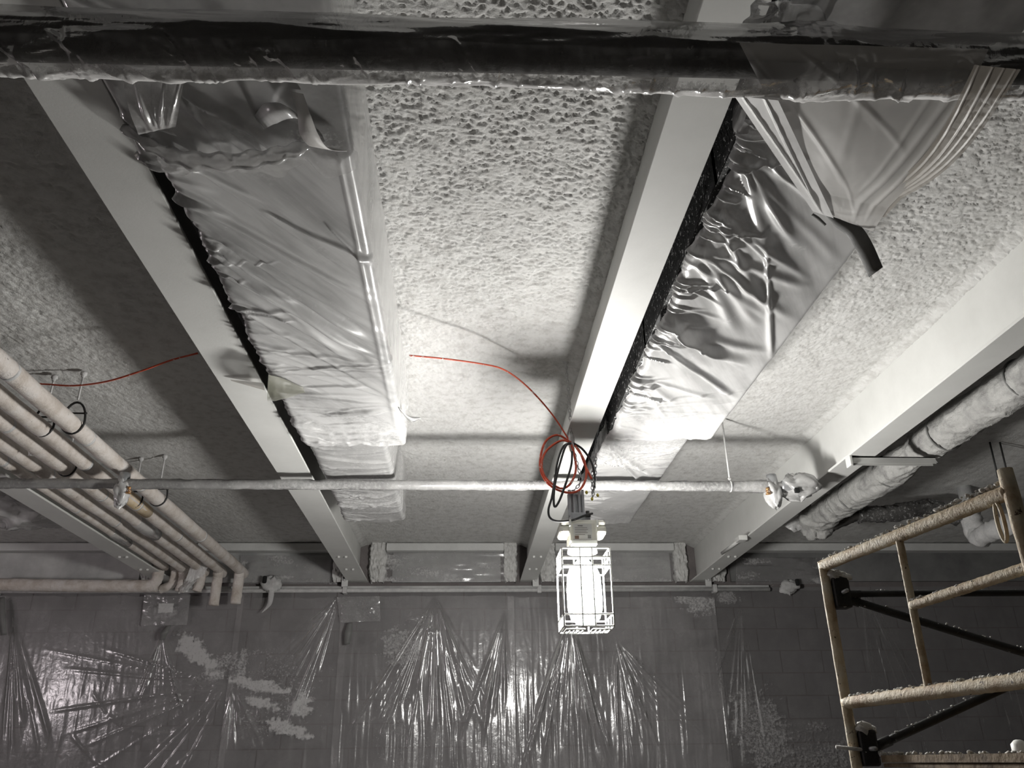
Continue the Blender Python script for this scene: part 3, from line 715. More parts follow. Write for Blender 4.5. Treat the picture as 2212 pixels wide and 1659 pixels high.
def head(u, v, seed, lab):
    p = at(u, v, Y=SY)
    t = thing('sprinkler_drop', lab, 'sprinkler', (p[0], SY, p[2]-.05))
    build('tee_fitting', lathe([(.030,.10),(.034,.06),(.034,.0),(.026,-.02),(.022,-.06)], 14, (p[0], SY, p[2]+.03)), M['steel'], t, True)
    build('plastic_cover', lumpy((p[0], SY, p[2]+.02), (.05,.05,.09), seed, 26, 22, .55), M['film'], t, True, attr={'dust': np.full(26*22, .05)})
    q = np.array([p[0]-.05 if u > 1000 else p[0]+.055, SY-.04, p[2]+.02])
    build('sprinkler_head', join(lathe([(.010,.014),(.010,.002),(.005,0),(.005,-.02)], 10, tuple(q)), lathe([(.016,-.022),(.016,-.026),(.004,-.028)], 12, tuple(q)),
          tube([q+np.array([-.009,0,0]), q+np.array([-.012,0,-.012]), q+np.array([0,0,-.022])], .0025, 6), tube([q+np.array([.009,0,0]), q+np.array([.012,0,-.012]), q+np.array([0,0,-.022])], .0025, 6)), M['brass'], t, True)
    return t
head(262, 1068, 3, 'bagged sprinkler drop over the lagged pipes with a brass head')
head(1672, 1070, 6, 'bagged sprinkler drop near the right beam with a small brown head')
e = at(1722, 1052, Y=SY)
el = thing('pipe_elbow', 'bulky bagged pipe end beside the right beam web', 'pipe', (e[0], SY, e[2]-.06))
build('elbow_body', tube(crom([(e[0]-.10, SY, SZ), (e[0]-.02, SY, SZ-.01), (e[0]+.04, SY+.05, SZ-.012), (e[0]+.06, SY+.16, SZ-.012)], 6), .036, 14), M['steel'], el, True)
build('plastic_cover', lumpy((e[0]+.005, SY, e[2]-.002), (.13,.08,.075), 12, 36, 26, .6), M['filmthin'], el, True, attr={'dust': np.full(36*26, .12)})
build('black_gap', box(e[0]-.045, e[0]-.015, SY-.07, SY-.05, e[2]-.055, e[2]-.025), M['void'], el, bevel=.004)  # solid box coloured as the shade inside the bag's gap
rt = at(1566, 903, Z=3.50); rb = at(1575, 1028, Y=SY)
ro = thing('hanger_rod', 'thin threaded rod holding the right end of the sprinkler pipe', 'hanger', (rb[0], SY, SZ))
build('rod', tube([(rb[0], SY, CZ-.02), (rb[0], SY, SZ+.03)], .0055, 8), M['greydust'], ro, True)
build('swivel_ring', tube([(rb[0], SY+.032*math.cos(a), SZ+.032*math.sin(a)) for a in np.linspace(0, 2*math.pi, 20)], .005, 6, cap=False), M['greydust'], ro, True)
build('ring_nut', lathe([(.011,0),(.011,.018)], 6, (rb[0], SY, SZ+.032)), M['greydust'], ro)

# ------------------------------------------------------------------ lagged pipe rack on the left
RZ = 3.25
rk = random.Random(9)
def lag(label, path, r, seed, n=14, stains=(), m='lagging', wraps=()):
    P = np.array(crom(path, 14)) if len(path) > 2 else np.linspace(path[0], path[1], 160)
    t = thing('lagged_pipe', label, 'pipe', tuple(P[0]-np.array([0,0,r])), 'lagged pipes on the left')
    rr = np.random.RandomState(seed)
    q = np.cumsum(np.r_[0, np.linalg.norm(np.diff(P, axis=0), axis=1)])
    rad = r*(1+.10*(fbm(q*9, q*0, 3, seed)-.5)+.05*(np.mod(q, .9) < .05))
    wt = rr.rand(len(P)+1, n)
    build('lagging_jacket', tube([tuple(p) for p in P], rad, n, wob=lambda i, k: 1+.10*(wt[i//2, k]-.5)), M[m], t, True)
    for (y0, y1) in stains:
        k = [i for i in range(len(P)) if y0 <= P[i][1] <= y1]
        if len(k) > 2: build('stained_band', tube([tuple(P[i]) for i in k], [rad[i]*1.02 for i in k], n), M['lagstain'], t, True)
    for (y0, y1) in wraps:
        k = [i for i in range(len(P)) if y0 <= P[i][1] <= y1]
        if len(k) > 2: build('plastic_band', tube([tuple(P[i]) for i in k], [rad[i]*(1.10+.12*rr.rand()) for i in k], n, wob=lambda i, k: 1+.10*(rr.rand()-.5)), M['filmthin'], t, True)
    yy = P[0][1]+.4
    while yy < P[-1][1]-1.0 and P[-1][1]-P[0][1] > 2:      # dark joint bands
        k = int(np.argmin(abs(P[:,1]-yy))); build('jacket_joint', tube([tuple(P[k]), tuple(P[k]+np.array([0,.022,0]))], rad[k]*1.04, n), M['greydust'], t, True)
        yy += rk.uniform(.8, 1.3)
    return t
PX = [(-2.085, .047), (-2.262, .044), (-2.41, .044), (-2.565, .041), (-2.70, .030)]
names = ['rightmost lagged pipe of the rack, bending down at the block wall', 'second lagged pipe from the right, bending down at the wall beside the rightmost',
         'third lagged pipe of the rack with a bagged middle', 'fourth lagged pipe of the rack, running beside the thin one', 'thin lagged pipe of the rack nearest the far left beam']
ends = [7.86, 7.80, 7.75, 7.75, 7.75]
for i, ((px_, r), lab) in enumerate(zip(PX, names)):
    z = RZ-.004*i
    e = ends[i]
    if i < 2:
        pth = [(px_, 2.0, z), (px_, 5.0, z), (px_, e-.12, z), (px_-.005, e-.02, z-.035), (px_-.012, e+.01, z-.12), (px_-.015, e+.012, z-.30-.02*i)]
    elif i < 4:
        pth = [(px_, 2.0, z), (px_, 5.0, z), (px_, e-.12, z), (px_, e-.02, z-.03), (px_, e+.005, z-.10), (px_-.02, e+.005, z-.20)]
    else: pth = [(px_, 2.0, z), (px_, 4.0, z), (px_, 6.0, z), (px_, e-.1, z)]
    lag(lab, pth, r, 60+i, stains=((5.75,6.2),) if i == 0 else (((5.35,5.9),) if i == 1 else ()),
        wraps=((6.25,6.6),(4.4,4.5)) if i == 0 else (((4.15,4.5),(6.0,6.35)) if i == 1 else (((5.9,6.6),) if i == 2 else ((6.3,6.8),))))
lag('pale lagged header pipe along the top of the block wall at far left', [at(-60,1262,Y=7.75), at(150,1265,Y=7.75), at(300,1266,Y=7.75), at(340,1266,Y=7.75)], .055, 77)
lag('lagged elbow dropping from the rack into the header pipe', [at(345,1215,Y=7.72), at(342,1240,Y=7.72), at(335,1258,Y=7.74), at(318,1266,Y=7.75)], .048, 78)
lag('lagged elbow behind the header pipe end, beside the torn plastic', [at(378,1215,Y=7.80), at(378,1240,Y=7.80), at(370,1262,Y=7.82), at(345,1274,Y=7.84)], .040, 79)
# clevis hangers
def clevis(label, x, y, z, r, zt=CZ-.02):
    t = thing('clevis_hanger', label, 'hanger', (x, y, z-r))
    build('rod', tube([(x, y, zt), (x, y, z+r+.10)], .0055, 8), M['greydust'], t, True)
    build('strap', tube([(x+(r+.012)*math.sin(a)*1.0, y, z+.02+(r+.012)*math.cos(a)*(1.9 if math.cos(a) > 0 else 1.15)) for a in np.linspace(0, 2*math.pi, 26)], .006, 6, cap=False), M['black'], t, True)
    build('cross_bolt', tube([(x-r-.015, y, z+r+.022), (x+r+.015, y, z+r+.022)], .005, 8), M['black'], t, True)
    build('ceiling_anchor', lathe([(.018,0),(.018,-.015),(.010,-.02),(.010,-.03)], 8, (x, y, zt)), M['greydust'], t, True)
clevis('black clevis hanger around the rightmost lagged pipe', -2.085, 4.2, RZ, .047)
clevis('small clevis hanger on the rightmost lagged pipe beyond the sprinkler pipe', -2.085, 5.55, RZ, .047)
clevis('rod hanger behind the second lagged pipe, left of the black clevis', -2.262, 4.25, RZ, .044)
clevis('rod hanger behind the second lagged pipe, beyond the sprinkler pipe', -2.262, 5.6, RZ, .044)
clevis('rod hanger on the third lagged pipe at the sprinkler crossing', -2.41, 4.9, RZ-.008, .044)
# flaps of plastic hanging in the rack
def sheet_px(name, label, px, Y, nu, nv, amp, seed, mat, dust_or_light=.1, bulge=.02, group=None, cat='plastic', rag=.0):
    cs = [at(u, v, Y=Y) for (u, v) in px]
    return patch(name, label, cs, nu, nv, lambda u, v: amp*(ridge(u*3, v*3, 3, seed)-.5)+bulge*np.sin(np.pi*u)*np.sin(np.pi*v), mat, dust_or_light=lambda u, v: dust_or_light+.3*sstep(.5,.8,fbm(u*4, v*4, 3, seed)), normal=(0,-1,0), cat=cat, group=group)
sheet_px('plastic_scrap', 'torn plastic web hanging off the second lagged pipe near the wall', [(425,1180),(455,1215),(440,1245),(402,1256)], 7.6, 24, 24, .05, 3, M['film'], .25)
sheet_px('plastic_scrap', 'twisted plastic tail below the torn web by the header pipe', [(400,1250),(440,1240),(405,1278),(385,1282)], 7.7, 20, 20, .05, 5, M['filmthin'], .2)
sheet_px('plastic_scrap', 'small pale plastic scrap over the third lagged pipe', [(62,960),(80,955),(75,985),(60,985)], 4.55, 14, 14, .02, 7, M['film'], .25)
sheet_px('plastic_scrap', 'small pale scrap hanging just under the sprinkler pipe, on the rack', [(168,1036),(186,1038),(180,1056),(165,1052)], 4.9, 14, 14, .02, 8, M['film'], .3)
# plastic covered unit beyond the far left beam
pu = at(60, 1105, Y=5.5)
U_ = lumpy((-3.50, 6.4, 3.385), (.36,.30,.11), 15, 40, 30, .6)
tag(build('plastic_bundle', U_, M['film'], None, True, attr={'dust': np.full(1200, .05)}), 'bulging plastic covered bundle beyond the far left beam', 'plastic')

# ------------------------------------------------------------------ ledge conduit along the block wall
lp = thing('wall_conduit', 'dusty conduit running level along the top of the block wall', 'conduit', (0, WY-.07, 3.10))
a = at(0, 1283, Y=WY-.07); b = at(1700, 1272, Y=WY-.07)
build('conduit', tube([(-5.6, WY-.07, 3.115), (3.0, WY-.07, 3.115)], .020, 12), M['greydust'], lp, True)
build('angle_ledge', join(box(-5.6, 3.0, WY-.06, WY-.002, 3.150, 3.158), box(-5.6, 3.0, WY-.062, WY-.056, 3.132, 3.158)), M['header'], lp)
for x in (-4.4, -1.15, .72, 2.45):
    build('pipe_clip', box(x-.02, x+.02, WY-.10, WY-.002, 3.085, 3.16), M['greydust'], lp, bevel=.004)
for i, (u, v, lab) in enumerate(((588,1262,'torn tape ball with a hanging tail on the wall conduit, left'), (1705,1268,'wrapped box end on the wall conduit, right of the lamp'))):
    p = at(u, v, Y=WY-.10)
    t = thing('tape_wad', lab, 'tape', (p[0], p[1], p[2]-.1))
    build('wad', lumpy(tuple(p), (.09,.05,.07) if i == 0 else (.10,.05,.06), 30+i, 22, 16, .7), M['greydust'], t, True)
    build('opening', box(p[0]-.085 if i == 0 else p[0]+.05, p[0]-.045 if i == 0 else p[0]+.09, p[1]-.06, p[1]-.03, p[2]+.0, p[2]+.07), M['void'], t, bevel=.012)  # solid box, shade of a hollow painted near-black
    if i == 0: ribbon('tail', '', [p+np.array([.0,-.02,-.04]), p+np.array([.01,-.04,-.12]), p+np.array([0,-.04,-.2]), p+np.array([-.06,-.03,-.27])], [.06,.05,.04,.01], (1,0,0), M['greydust'], '', parent=t)
for i, (u, lab) in enumerate(((745, 'small clip under the left beam end at the wall'), (1157, 'small white clip under the middle beam end at the wall'), (1530, 'small clip under the right beam end at the wall'))):
    p = at(u, 1256, Y=WY-.12); t = thing('beam_clip', lab, 'clip', tuple(p), 'clips at the beam ends')
    build('plate', box(p[0]-.03, p[0]+.03, p[1]-.01, p[1]+.01, p[2]-.05, p[2]+.055), M['lintel'], t, bevel=.004)
    build('bolt', tube([p+np.array([0,-.03,.01]), p+np.array([0,.02,.01])], .014, 8), M['greydust'], t, True)
    build('slot', box(p[0]-.015, p[0]+.0, p[1]-.014, p[1]-.008, p[2]+.01, p[2]+.045), M['void'], t)  # solid box painted with the dark of a slot

# ------------------------------------------------------------------ plastic sheets over the block wall
def wall_sheet(label, u0, u1, vtop, flist_px, seed, mat, dust_px=(), amp=.010, off=.035, step=.0075, vbot=1700, vert=.006, vfreq=14):
    x0 = at(u0, 1450, Y=WY-off)[0]; x1 = at(u1, 1450, Y=WY-off)[0]
    zt = at((u0+u1)/2, vtop, Y=WY-off)[2]; zb = at((u0+u1)/2, vbot, Y=WY-off)[2]
    nx = int((x1-x0)/step)+2; nz = int((zt-zb)/(step*1.7))+2
    X, Z = np.meshgrid(np.linspace(x0, x1, nx), np.linspace(zb, zt, nz), indexing='ij')
    fw = []
    for (ua, va, ub, vb, wpx, h) in flist_px:
        pa = at(ua, va, Y=WY-off); pb = at(ub, vb, Y=WY-off)
        fw.append((pa[0], pa[2], pb[0], pb[2], wpx*.0048*.62, h*.62))
    low = sstep(zt-.05, zb+.2, Z)
    d = folds(X, Z, fw)+amp*fbm(X*1.8, Z*1.3, 3, seed)+vert*(.25+.75*low)*(ridge(X*vfreq+.8*fbm(X*2, Z*1.5, 2, seed+4), Z*1.2, 2, seed+6)-.4)*1.6
    d += .0022*fbm(X*38+Z*3, Z*7, 2, seed+11)
    tp = .02*(fbm(X*6, Z*0, 3, seed+20)-.5)*sstep(zt-.2, zt, Z)
    du = np.zeros_like(X)
    for (uc, vc, ru, rv, rot_, s, soft) in dust_px:
        pc = at(uc, vc, Y=WY-off); ca, sa = math.cos(math.radians(rot_)), math.sin(math.radians(rot_))
        dx, dz = (X-pc[0])/.0048, -(Z-pc[2])/.0048
        e = np.hypot((dx*ca+dz*sa)/ru, (-dx*sa+dz*ca)/rv)
        e = e+.9*(fbm(X*5+Z*2, Z*26-X*4, 4, seed+33)-.5)+.5*(fbm(X*40, Z*14, 2, seed+36)-.5)
        du = np.maximum(du, s*(1-sstep(1-soft, 1.0, e)))
    P = np.stack([X, WY-off-np.maximum(d, -off+.004), Z+tp], -1)
    o = build('plastic_sheet', grid(P), mat, None, True, attr={'dust': du}); tag(o, label, 'plastic sheet', 'plastic sheets over the block wall'); return o
R = random.Random(21)
def fan(cu, cv, ang0, ang1, n, l0, l1, w0=3, w1=9, h0=.006, h1=.02):
    out = []
    for k in range(int(n*1.7)):
        a = math.radians(R.uniform(ang0, ang1)); l = R.uniform(l0, l1); s = R.uniform(.02, .25)
        out.append((cu+l*s*math.cos(a), cv+l*s*math.sin(a), cu+l*math.cos(a), cv+l*math.sin(a), R.uniform(w0, w1), R.uniform(h0, h1)))
    return out
def arcs(cu, cv, ru, rv, a0, a1, n, w, h):
    out = []; A = np.linspace(a0, a1, n+1)
    for i in range(n):
        p, q = math.radians(A[i]), math.radians(A[i+1])
        out.append((cu+ru*math.cos(p), cv+rv*math.sin(p), cu+ru*math.cos(q), cv+rv*math.sin(q), w, h))
    return out
wall_sheet('shiny plastic sheet on the wall under the lagged header pipe, with swagged folds', -40, 508, 1288,
    fan(352,1368,70,118,9,60,190)+fan(490,1480,112,200,14,80,420,2,5)+arcs(330,1400,150,190,20,150,7,4,.010)+arcs(300,1420,190,260,30,140,6,4,.010)+fan(30,1330,72,96,9,150,330),
    1, M['wallfilm'], vert=.003, vfreq=9, dust_px=((428,1412,70,24,38,.55,.5),(360,1322,30,18,0,.45,.5),(470,1440,40,60,60,.30,.8)))
wall_sheet('plastic sheet with white overspray swipes, left of the first wall fold', 496, 742, 1292,
    fan(732,1288,105,140,16,90,340,2,6)+fan(505,1480,60,110,8,60,200),
    2, M['wallfilm'], dust_px=((565,1482,75,16,10,.5,.5),(560,1518,55,14,14,.5,.5),(650,1525,30,26,-30,.5,.5),(620,1572,55,16,18,.5,.5),(520,1450,30,60,0,.34,.9),(600,1500,110,110,0,.16,.6)))
wall_sheet('rippled shiny plastic sheet in the middle of the wall, left of the lamp', 728, 1112, 1288,
    fan(940,1290,60,125,30,120,380,3,8)+fan(870,1340,-20,20,5,30,90,3,6)+fan(1090,1320,85,110,8,100,340),
    3, M['wallfilm'], dust_px=((868,1400,50,45,0,.28,.5),(900,1560,160,120,0,.10,.8)), vert=.009, vfreq=17)
wall_sheet('rippled shiny plastic sheet on the wall directly behind the lamp', 1098, 1560, 1290,
    fan(1230,1330,70,110,34,120,360,3,8)+fan(1330,1380,40,95,14,80,330,3,7),
    4, M['wallfilm'], dust_px=((1500,1300,70,34,15,.36,.8),(1250,1500,140,180,0,.10,.8)), vert=.009, vfreq=19)
wall_sheet('dark smooth plastic sheet on the wall behind the scaffold', 1548, 2330, 1275,
    fan(1860,1260,55,85,12,150,480,3,7,.004,.012)+fan(1600,1300,80,110,8,100,400),
    5, M['wallfilmdark'], dust_px=((1640,1575,75,110,-25,.34,.6),(1760,1640,180,70,0,.24,.7),(1545,1480,25,120,0,.30,.8),(1570,1290,50,25,0,.40,.8),(1760,1570,40,20,0,.26,.7)))
# sheet over the header panels
for i, (ua, ub, va, vb, lab) in enumerate(((822,1100,1192,1256,'hazy plastic over the wall header panel left of the lamp'), (1180,1455,1192,1256,'hazy plastic over the wall header panel behind the lamp'),
                                          (520,728,1200,1262,'hazy plastic over the wall header panel right of the lagged pipes'), (1590,1800,1205,1262,'hazy plastic over the wall header panel left of the scaffold'))):
    sheet_px('plastic_sheet', lab, [(ua,va),(ub,va),(ub,vb),(ua,vb)], WY-.06, 50, 24, .02, 60+i, M['wallfilm'], .06, .012, 'plastic sheets over the header')
# square patches
def scallop(label, px, Y, seed, dust_or_light):
    cs = [at(u, v, Y=Y) for (u, v) in px]
    return patch('plastic_patch', label, cs, 50, 40, lambda u, v: .02*(ridge(u*3, v*3, 3, seed)-.5)+.01*np.sin(np.pi*u), M['patchfilm'], dust_or_light=dust_or_light, normal=(0,-1,0), group='plastic patches taped to the wall')
scallop('hazy scalloped plastic patch under the header pipe with a white smear', [(312,1284),(412,1284),(404,1350),(305,1352)], WY-.075, 3, lambda u, v: .05+.5*((abs(u-.5) < .17) & (abs(v-.45) < .16)))
scallop('hazy plastic patch on the wall under the left beam end', [(728,1290),(820,1288),(822,1342),(734,1345)], WY-.075, 4, lambda u, v: .08+0*u)
for (pu_, pv, qu, qv, lab) in ((364,1352,350,1382,'dark rolled tape tab under the scalloped plastic patch'), (756,1345,750,1392,'dark hanging tape tab under the left beam patch'), (4,1290,8,1372,'dark hanging strip at the far left of the wall')):
    p, q = at(pu_, pv, Y=WY-.12), at(qu, qv, Y=WY-.12)
    ribbon('tape_tab', lab, [p, (p+q)/2+np.array([0,-.02,0]), q], [.05,.07,.05], (1,0,.1), M['tapegrey'], 'tape', th=.006)

# ------------------------------------------------------------------ right side: flexible duct, strut, stubs
FX, FZ, FR = 2.77, 3.305, .095
ny = 420
Yf = np.linspace(2.2, 6.25, ny)
A, Yg = np.meshgrid(np.linspace(0, 2*math.pi, 72), Yf, indexing='ij')
brk = np.exp(-((Yg-4.72)/.10)**2)
rr = FR*(1-.35*brk)+.020*(ridge(Yg*7, np.cos(A)*.8+2, 2, 3)-.4)+.014*np.exp(-((np.mod(Yg, .33)-.16)/.02)**2)*(fbm(Yg*8, A*0, 2, 2)-.2)+.022*(ridge(np.cos(A)*2+Yg*7, np.sin(A)*2+Yg*2, 3, 8)-.4)
cz = FZ-.02*np.sin(Yg*4)*.4
flx = thing('flexible_duct', 'wrinkled wrapped flexible duct behind the right beam', 'duct', (FX, 4.2, FZ-FR))
build('jacket', grid(np.stack([FX+rr*np.cos(A), Yg, cz+rr*np.sin(A)], -1)), M['flex'], flx, True)
for k, yy in enumerate((3.0, 3.6, 4.35, 5.05, 5.6)):
    build('strap_band', tube([(FX+(FR+.010)*math.cos(a), yy, FZ+(FR+.010)*math.sin(a)) for a in np.linspace(0, 2*math.pi, 30)], .006, 6, cap=False), M['tapegrey'], flx, True)
build('torn_end', lumpy((FX-.02, 6.27, FZ-.02), (.13,.10,.11), 40, 24, 18, .7), M['flex'], flx, True)
st = at(1838, 990, Z=3.185)
su = thing('strut_bracket', 'grey channel strut poking out under the right beam flange', 'bracket', (st[0], st[1], 3.14))
x1_ = at(2010, 998, Z=3.185)[0]
build('channel', join(box(st[0], x1_, st[1], st[1]+.041, 3.19, 3.196), box(st[0], x1_, st[1], st[1]+.003, 3.155, 3.196), box(st[0], x1_, st[1]+.038, st[1]+.041, 3.155, 3.196)), M['beam'], su)
build('end_plate', box(st[0]-.012, st[0]+.004, st[1]-.012, st[1]+.05, 3.14, 3.20), M['beam'], su, bevel=.003)
sheet_px('plastic_scrap', 'crumpled plastic ends hanging over the strut bracket', [(1950,940),(2000,930),(2025,1000),(1985,995)], 4.75, 30, 30, .08, 11, M['film'], .1, .06)
sheet_px('plastic_scrap', 'pointed plastic tail at the end of the flexible duct', [(1690,1135),(1730,1110),(1740,1140),(1715,1150)], 6.3, 16, 16, .04, 12, M['film'], .2, .03)
cc = [at(1605,1160,Z=3.2), at(1562,1192,Z=3.2)]
cs_ = thing('cable_clip', 'small clipped cable strip on the right beam flange', 'clip', tuple(cc[0]))
build('strip', tube([cc[0]+np.array([-.01,0,-.012]), cc[1]+np.array([-.01,0,-.012])], .014, 8), M['beam'], cs_, True)
build('clip', box(cc[0][0]-.05, cc[0][0]+.02, cc[0][1]-.05, cc[0][1]+.05, 3.165, 3.205), M['beam'], cs_, bevel=.006)
# wrapped dark pipe and stubs in the far right bay
wpz = [at(1780,1140,Y=6.25), at(1850,1112,Y=6.25), at(1930,1108,Y=6.25), at(2010,1098,Y=6.25), at(2070,1120,Y=6.25)]
wt_ = np.random.RandomState(3).rand(200, 14)
o = thing('wrapped_pipe', 'dark bagged pipe in the far right bay behind the scaffold rail', 'pipe', tuple(wpz[2]))
build('pipe', tube(crom(wpz, 10), .05, 14, wob=lambda i, k: 1+.4*(wt_[i, k]-.5)), M['pipecore'], o, True)
build('plastic_cover', tube(crom([p+np.array([0,-.01,0]) for p in wpz[1:]], 10), .062, 14, wob=lambda i, k: 1+.5*(wt_[i+50, k]-.5)), M['pipefilm'], o, True, attr={'dust': np.full(31*14, .12)})
for k, (u, v0, v1, lab) in enumerate(((1985,1060,1098,'left one of the two short pipe stubs above the scaffold rail'), (2013,1052,1100,'right one of the two short pipe stubs above the scaffold rail'))):
    p, q = at(u, v0, Y=6.6), at(u+3, v1, Y=6.6)
    t = thing('pipe_stub', lab, 'pipe', tuple(q), 'pipe stubs in the right bay')
    build('stub', tube([p, q], .034, 12), M['header'], t, True); build('collar', tube([q+np.array([0,0,.0]), q+np.array([0,0,.05])], .042, 12), M['greydust'], t, True)
    build('rod', tube([(p[0], p[1], CZ-.01), tuple(p)], .007, 6), M['greydust'], t, True)
p0, p1, p2, p3 = at(2078,1030,Y=6.2), at(2092,1090,Y=6.2), at(2108,1160,Y=6.15), at(2185,1132,Y=5.6)
t = thing('wrapped_pipe', 'bagged pipe dropping behind the scaffold and turning right at an elbow', 'pipe', tuple(p2))
build('drop', tube([p0, p1, p2], .055, 14, wob=lambda i, k: 1+.2*(wt_[i+90, k]-.5)), M['header'], t, True)
pe = crom([p1, (p1+p2)/2, p2+np.array([.02,0,.0]), (p2*.6+p3*.4), p3], 8)
build('elbow_wrap', tube(pe, .075, 14, wob=lambda i, k: 1+.3*(wt_[i+120, k]-.5)), M['greydust'], t, True)
for (u, lab) in ((2150,'left one of two thin rods hanging above the scaffold corner'), (2172,'right one of two thin rods hanging above the scaffold corner')):
    p = at(u, 1000, Y=5.2); q = at(u+6, 1032, Y=5.2)
    tag(build('hanger_rod', tube([(p[0], 5.2, CZ-.01), tuple(q)], .006, 8), M['black'], None, True), lab, 'hanger', 'thin rods above the scaffold')

# ------------------------------------------------------------------ scaffold
P1 = at(1778, 1222, Y=2.5); ZT = P1[2]
P2 = at(2178, 1042, Z=ZT+.01)
def on(u, v, a, b):
    """point on vertical plane through a and b seen at a pixel"""
    d = (u-IMG_W/2)/FPX*RGT-(v-IMG_H/2)/FPX*UPV+FWD
    n = np.array([b[1]-a[1], -(b[0]-a[0]), 0]); tt = np.dot(a-CAM, n)/np.dot(d, n); return CAM+d*tt
sc = thing('scaffold', 'rusty cream scaffold end frame at the right, crusted with overspray', 'scaffold', (P1[0], P1[1], 0))
tr_ = .0172
def crust(path, r, seed):
    rs = np.random.RandomState(seed); PP = np.linspace(path[0], path[1], 70)
    wt = rs.rand(80, 14)
    return tube([tuple(p) for p in PP], r, 14, wob=lambda i, k: 1+.10*(wt[i, k]-.5))
build('post', crust([np.array([P1[0],P1[1],0]), np.array([P1[0],P1[1],ZT+.012])], tr_*.87, 1), M['rustpaint'], sc, True)
build('post', crust([np.array([P2[0],P2[1],0]), np.array([P2[0],P2[1],ZT+.04])], tr_*.95, 2), M['rustpaint'], sc, True)
build('top_rail', crust([P1, np.array([P2[0],P2[1],ZT-.01])], tr_, 3), M['rustpaint'], sc, True)
b1 = on(1828, 1518, P1, P2); zb_ = b1[2]
build('bottom_rail', crust([np.array([P1[0],P1[1],zb_]), np.array([P2[0],P2[1],zb_])], tr_, 4), M['rustpaint'], sc, True)
i1 = on(1944, 1172, P1, P2); i2 = on(2001, 1478, P1, P2)
build('inner_post', crust([np.array([i1[0],i1[1],ZT-.01]), np.array([i1[0]*.5+i2[0]*.5,i1[1]*.5+i2[1]*.5,zb_])], tr_*.58, 5), M['rustpaint'], sc, True)
m1 = on(1970, 1308, P1, P2); m2 = on(2235, 1228, P1, P2)
mm = np.array([i1[0],i1[1],m1[2]])
build('mid_rail', crust([mm, np.array([P2[0],P2[1],m1[2]+.01])], tr_*.74, 6), M['rustpaint'], sc, True)
rs = random.Random(5)
def clumps(a, b, n, r, zoff, seed):
    g = []; rr_ = random.Random(seed)
    for k in range(n):
        t = rr_.random(); p = a*(1-t)+b*t; q = rr_.uniform(.4, 1.3)*r
        v, f = lumpy((p[0]+rr_.uniform(-.008,.008), p[1]+rr_.uniform(-.008,.008), p[2]+zoff+rr_.uniform(-.002,.003)), (q*1.4, q*1.4, q), seed*40+k, 7, 5, .8)
        g.append((v.tolist(), f.tolist()))
    return join(*g)
for (a, b, n, r, zo, sd) in ((P1, np.array([P2[0],P2[1],ZT]), 150, .0035, .016, 1), (np.array([P1[0],P1[1],zb_]), np.array([P2[0],P2[1],zb_]), 150, .0035, .016, 2),
                             (mm, np.array([P2[0],P2[1],m1[2]]), 90, .003, .012, 3), (np.array([P2[0],P2[1]+.05,ZT]), np.array([P2[0],P2[1]+.16,ZT]), 40, .006, .015, 4), (P1, np.array([P1[0],P1[1],ZT-.3]), 40, .003, 0.0, 6)):
    o = build('overspray_crust', clumps(a, b, n, r, zo, sd), M['clump'], sc, True); o['kind'] = 'stuff'
# locking pins, couplers
for (z, sd) in ((at(1800,1283,Y=2.5)[2], 1), (at(1860,1618,Y=2.5)[2], 2)):
    k = build('brace_coupler', join(box(P1[0]+.012, P1[0]+.062, P1[1]-.028, P1[1]+.02, z-.045, z+.05)), M['blackdust'], sc, bevel=.008)
    build('pin', tube([(P1[0]+.035, P1[1]-.06, z), (P1[0]+.035, P1[1]+.04, z)], .006, 8), M['steel'], k, True)
    build('cap_dust', lumpy((P1[0]+.035, P1[1]-.005, z+.052), (.034,.028,.018), 70+sd, 16, 10, .8), M['clump'], k, True)
z2 = at(1860,1618,Y=2.5)[2]
build('toggle_pin', tube([(P1[0]-.055, P1[1]-.01, z2+.006), (P1[0]+.02, P1[1]-.02, z2-.002)], .005, 8), M['clump'], sc, True)
ring = on(2172, 1125, P1, P2)
build('lock_ring', tube([(P2[0]-.01, P2[1]+.045+.012*math.cos(a), ring[2]+.045*math.sin(a)) for a in np.linspace(0, 2*math.pi, 20)], .0045, 6, cap=False), M['rustpaint'], sc, True)
# braces and plank
z1 = at(1800,1283,Y=2.5)[2]
def brace(label, a, b, r, m):
    t = thing('cross_brace', label, 'brace', tuple(np.minimum(a, b)), 'scaffold braces')
    build('bar', tube([tuple(p) for p in np.linspace(a, b, 8)], r, 10), M[m], t, True)
    q = (b-a)/np.linalg.norm(b-a)
    build('flat_end', tube([tuple(a-q*.015), tuple(a+q*.05)], r*1.15, 8), M['blackdust'], t, True)
    o = build('overspray_crust', clumps(a, b, 50, .0025, r, int(r*9000)+len(label)), M['clump'], t, True); o['kind'] = 'stuff'
brace('level black scaffold bar running right from the near post', np.array([P1[0]+.05, 2.5, z1]), np.array([2.9, 2.5, z1+.006]), .0105, 'black')
e1 = at(2212, 1412, Y=2.5)
d1 = np.array([P1[0]+.05, 2.515, z1-.008]); d2 = at(2212, 1410, Y=2.45); d2 = d1+(d2-d1)*1.9
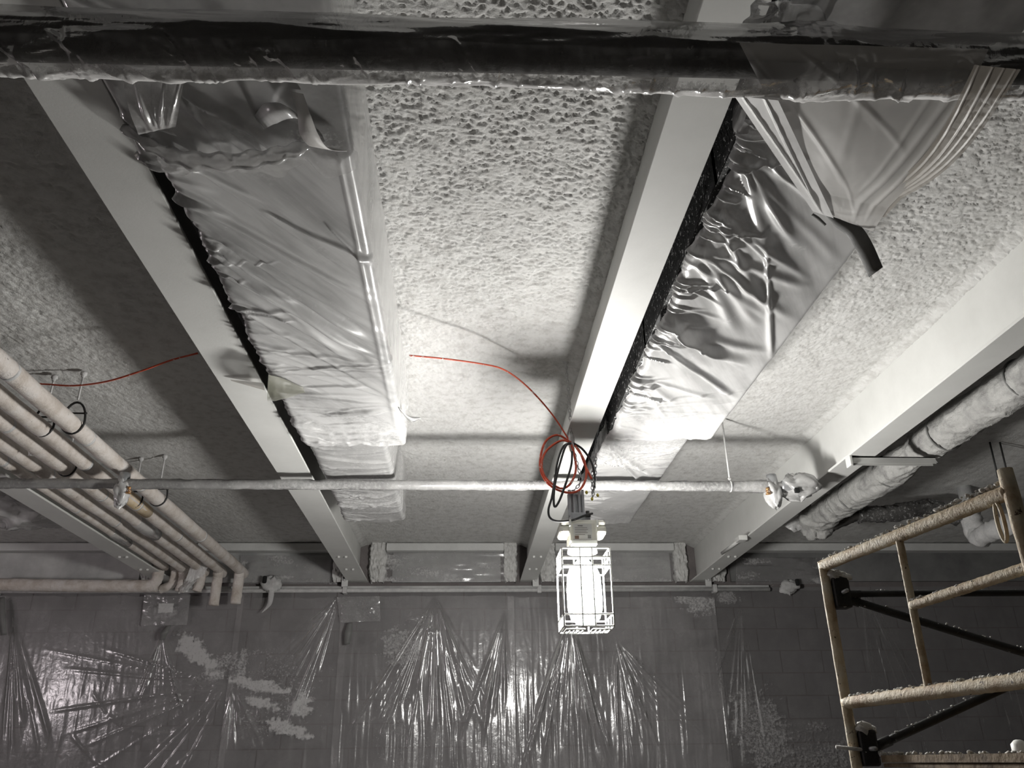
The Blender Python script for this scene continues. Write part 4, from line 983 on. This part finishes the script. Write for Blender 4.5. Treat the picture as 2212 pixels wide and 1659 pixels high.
brace('black diagonal brace falling to the right behind the scaffold frame', d1, d2, .0125, 'blackdust')
g1 = np.array([P1[0]+.06, 2.5, z2+.004]); g2 = at(2185, 1478, Y=2.35); g2 = g1+(g2-g1)*1.6
brace('grey diagonal brace rising to the right below the bottom rail', g1, g2, .0125, 'blackdust')
pk = thing('scaffold_plank', 'overspray crusted plywood scaffold deck at the lower right corner', 'plank', (1.6, 2.5, 1.5))
k0 = at(1885, 1632, Y=2.5); zk = k0[2]
build('plywood_layer', box(k0[0], 2.9, 1.68, 2.45, zk-.018, zk), M['wood'], pk)
build('plywood_layer', box(k0[0]+.004, 2.9, 1.68, 2.45, zk-.030, zk-.020), M['wood'], pk)
build('plywood_layer', box(k0[0]+.02, k0[0]+.26, 1.68, 2.45, zk-.044, zk-.034), M['wood'], pk)
build('deck_beam', box(k0[0]+.01, 2.9, 1.75, 2.42, zk-.14, zk-.046), M['darktube'], pk)
build('red_hook', box(k0[0]-.01, k0[0]+.05, 2.43, 2.46, zk-.07, zk-.045), M['red'], pk, bevel=.006)
o = build('overspray_crust', clumps(np.array([k0[0], 2.46, zk]), np.array([2.2, 2.46, zk]), 160, .005, .002, 9), M['clump'], pk, True); o['kind'] = 'stuff'
o = build('overspray_crust', clumps(np.array([k0[0]-.05, 2.46, zk-.05]), np.array([k0[0]+.2, 2.45, zk-.055]), 20, .010, .0, 10), M['clump'], pk, True); o['kind'] = 'stuff'
gl_ = at(2203, 1617, Y=2.55)
tag(build('plastic_bottle', lathe([(.020,-.022),(.022,-.01),(.022,.012),(.012,.022),(.006,.024)], 14, tuple(gl_)), M['cage'], None, True), 'small white rounded object on the scaffold deck at the right edge', 'object')
# second lamp further along the room, outside the picture to the left
work_lamp('pinkish work lamp further left in the room', (-5.3, 4.4, 2.45), M['bulb2'])
tag(build('hanging_chain', chain([(-5.3, 4.4, CZ), (-5.3, 4.4, 3.2), (-5.3, 4.4, 2.92)]), M['steel'], None, True), 'chain of the pinkish lamp further left', 'chain')
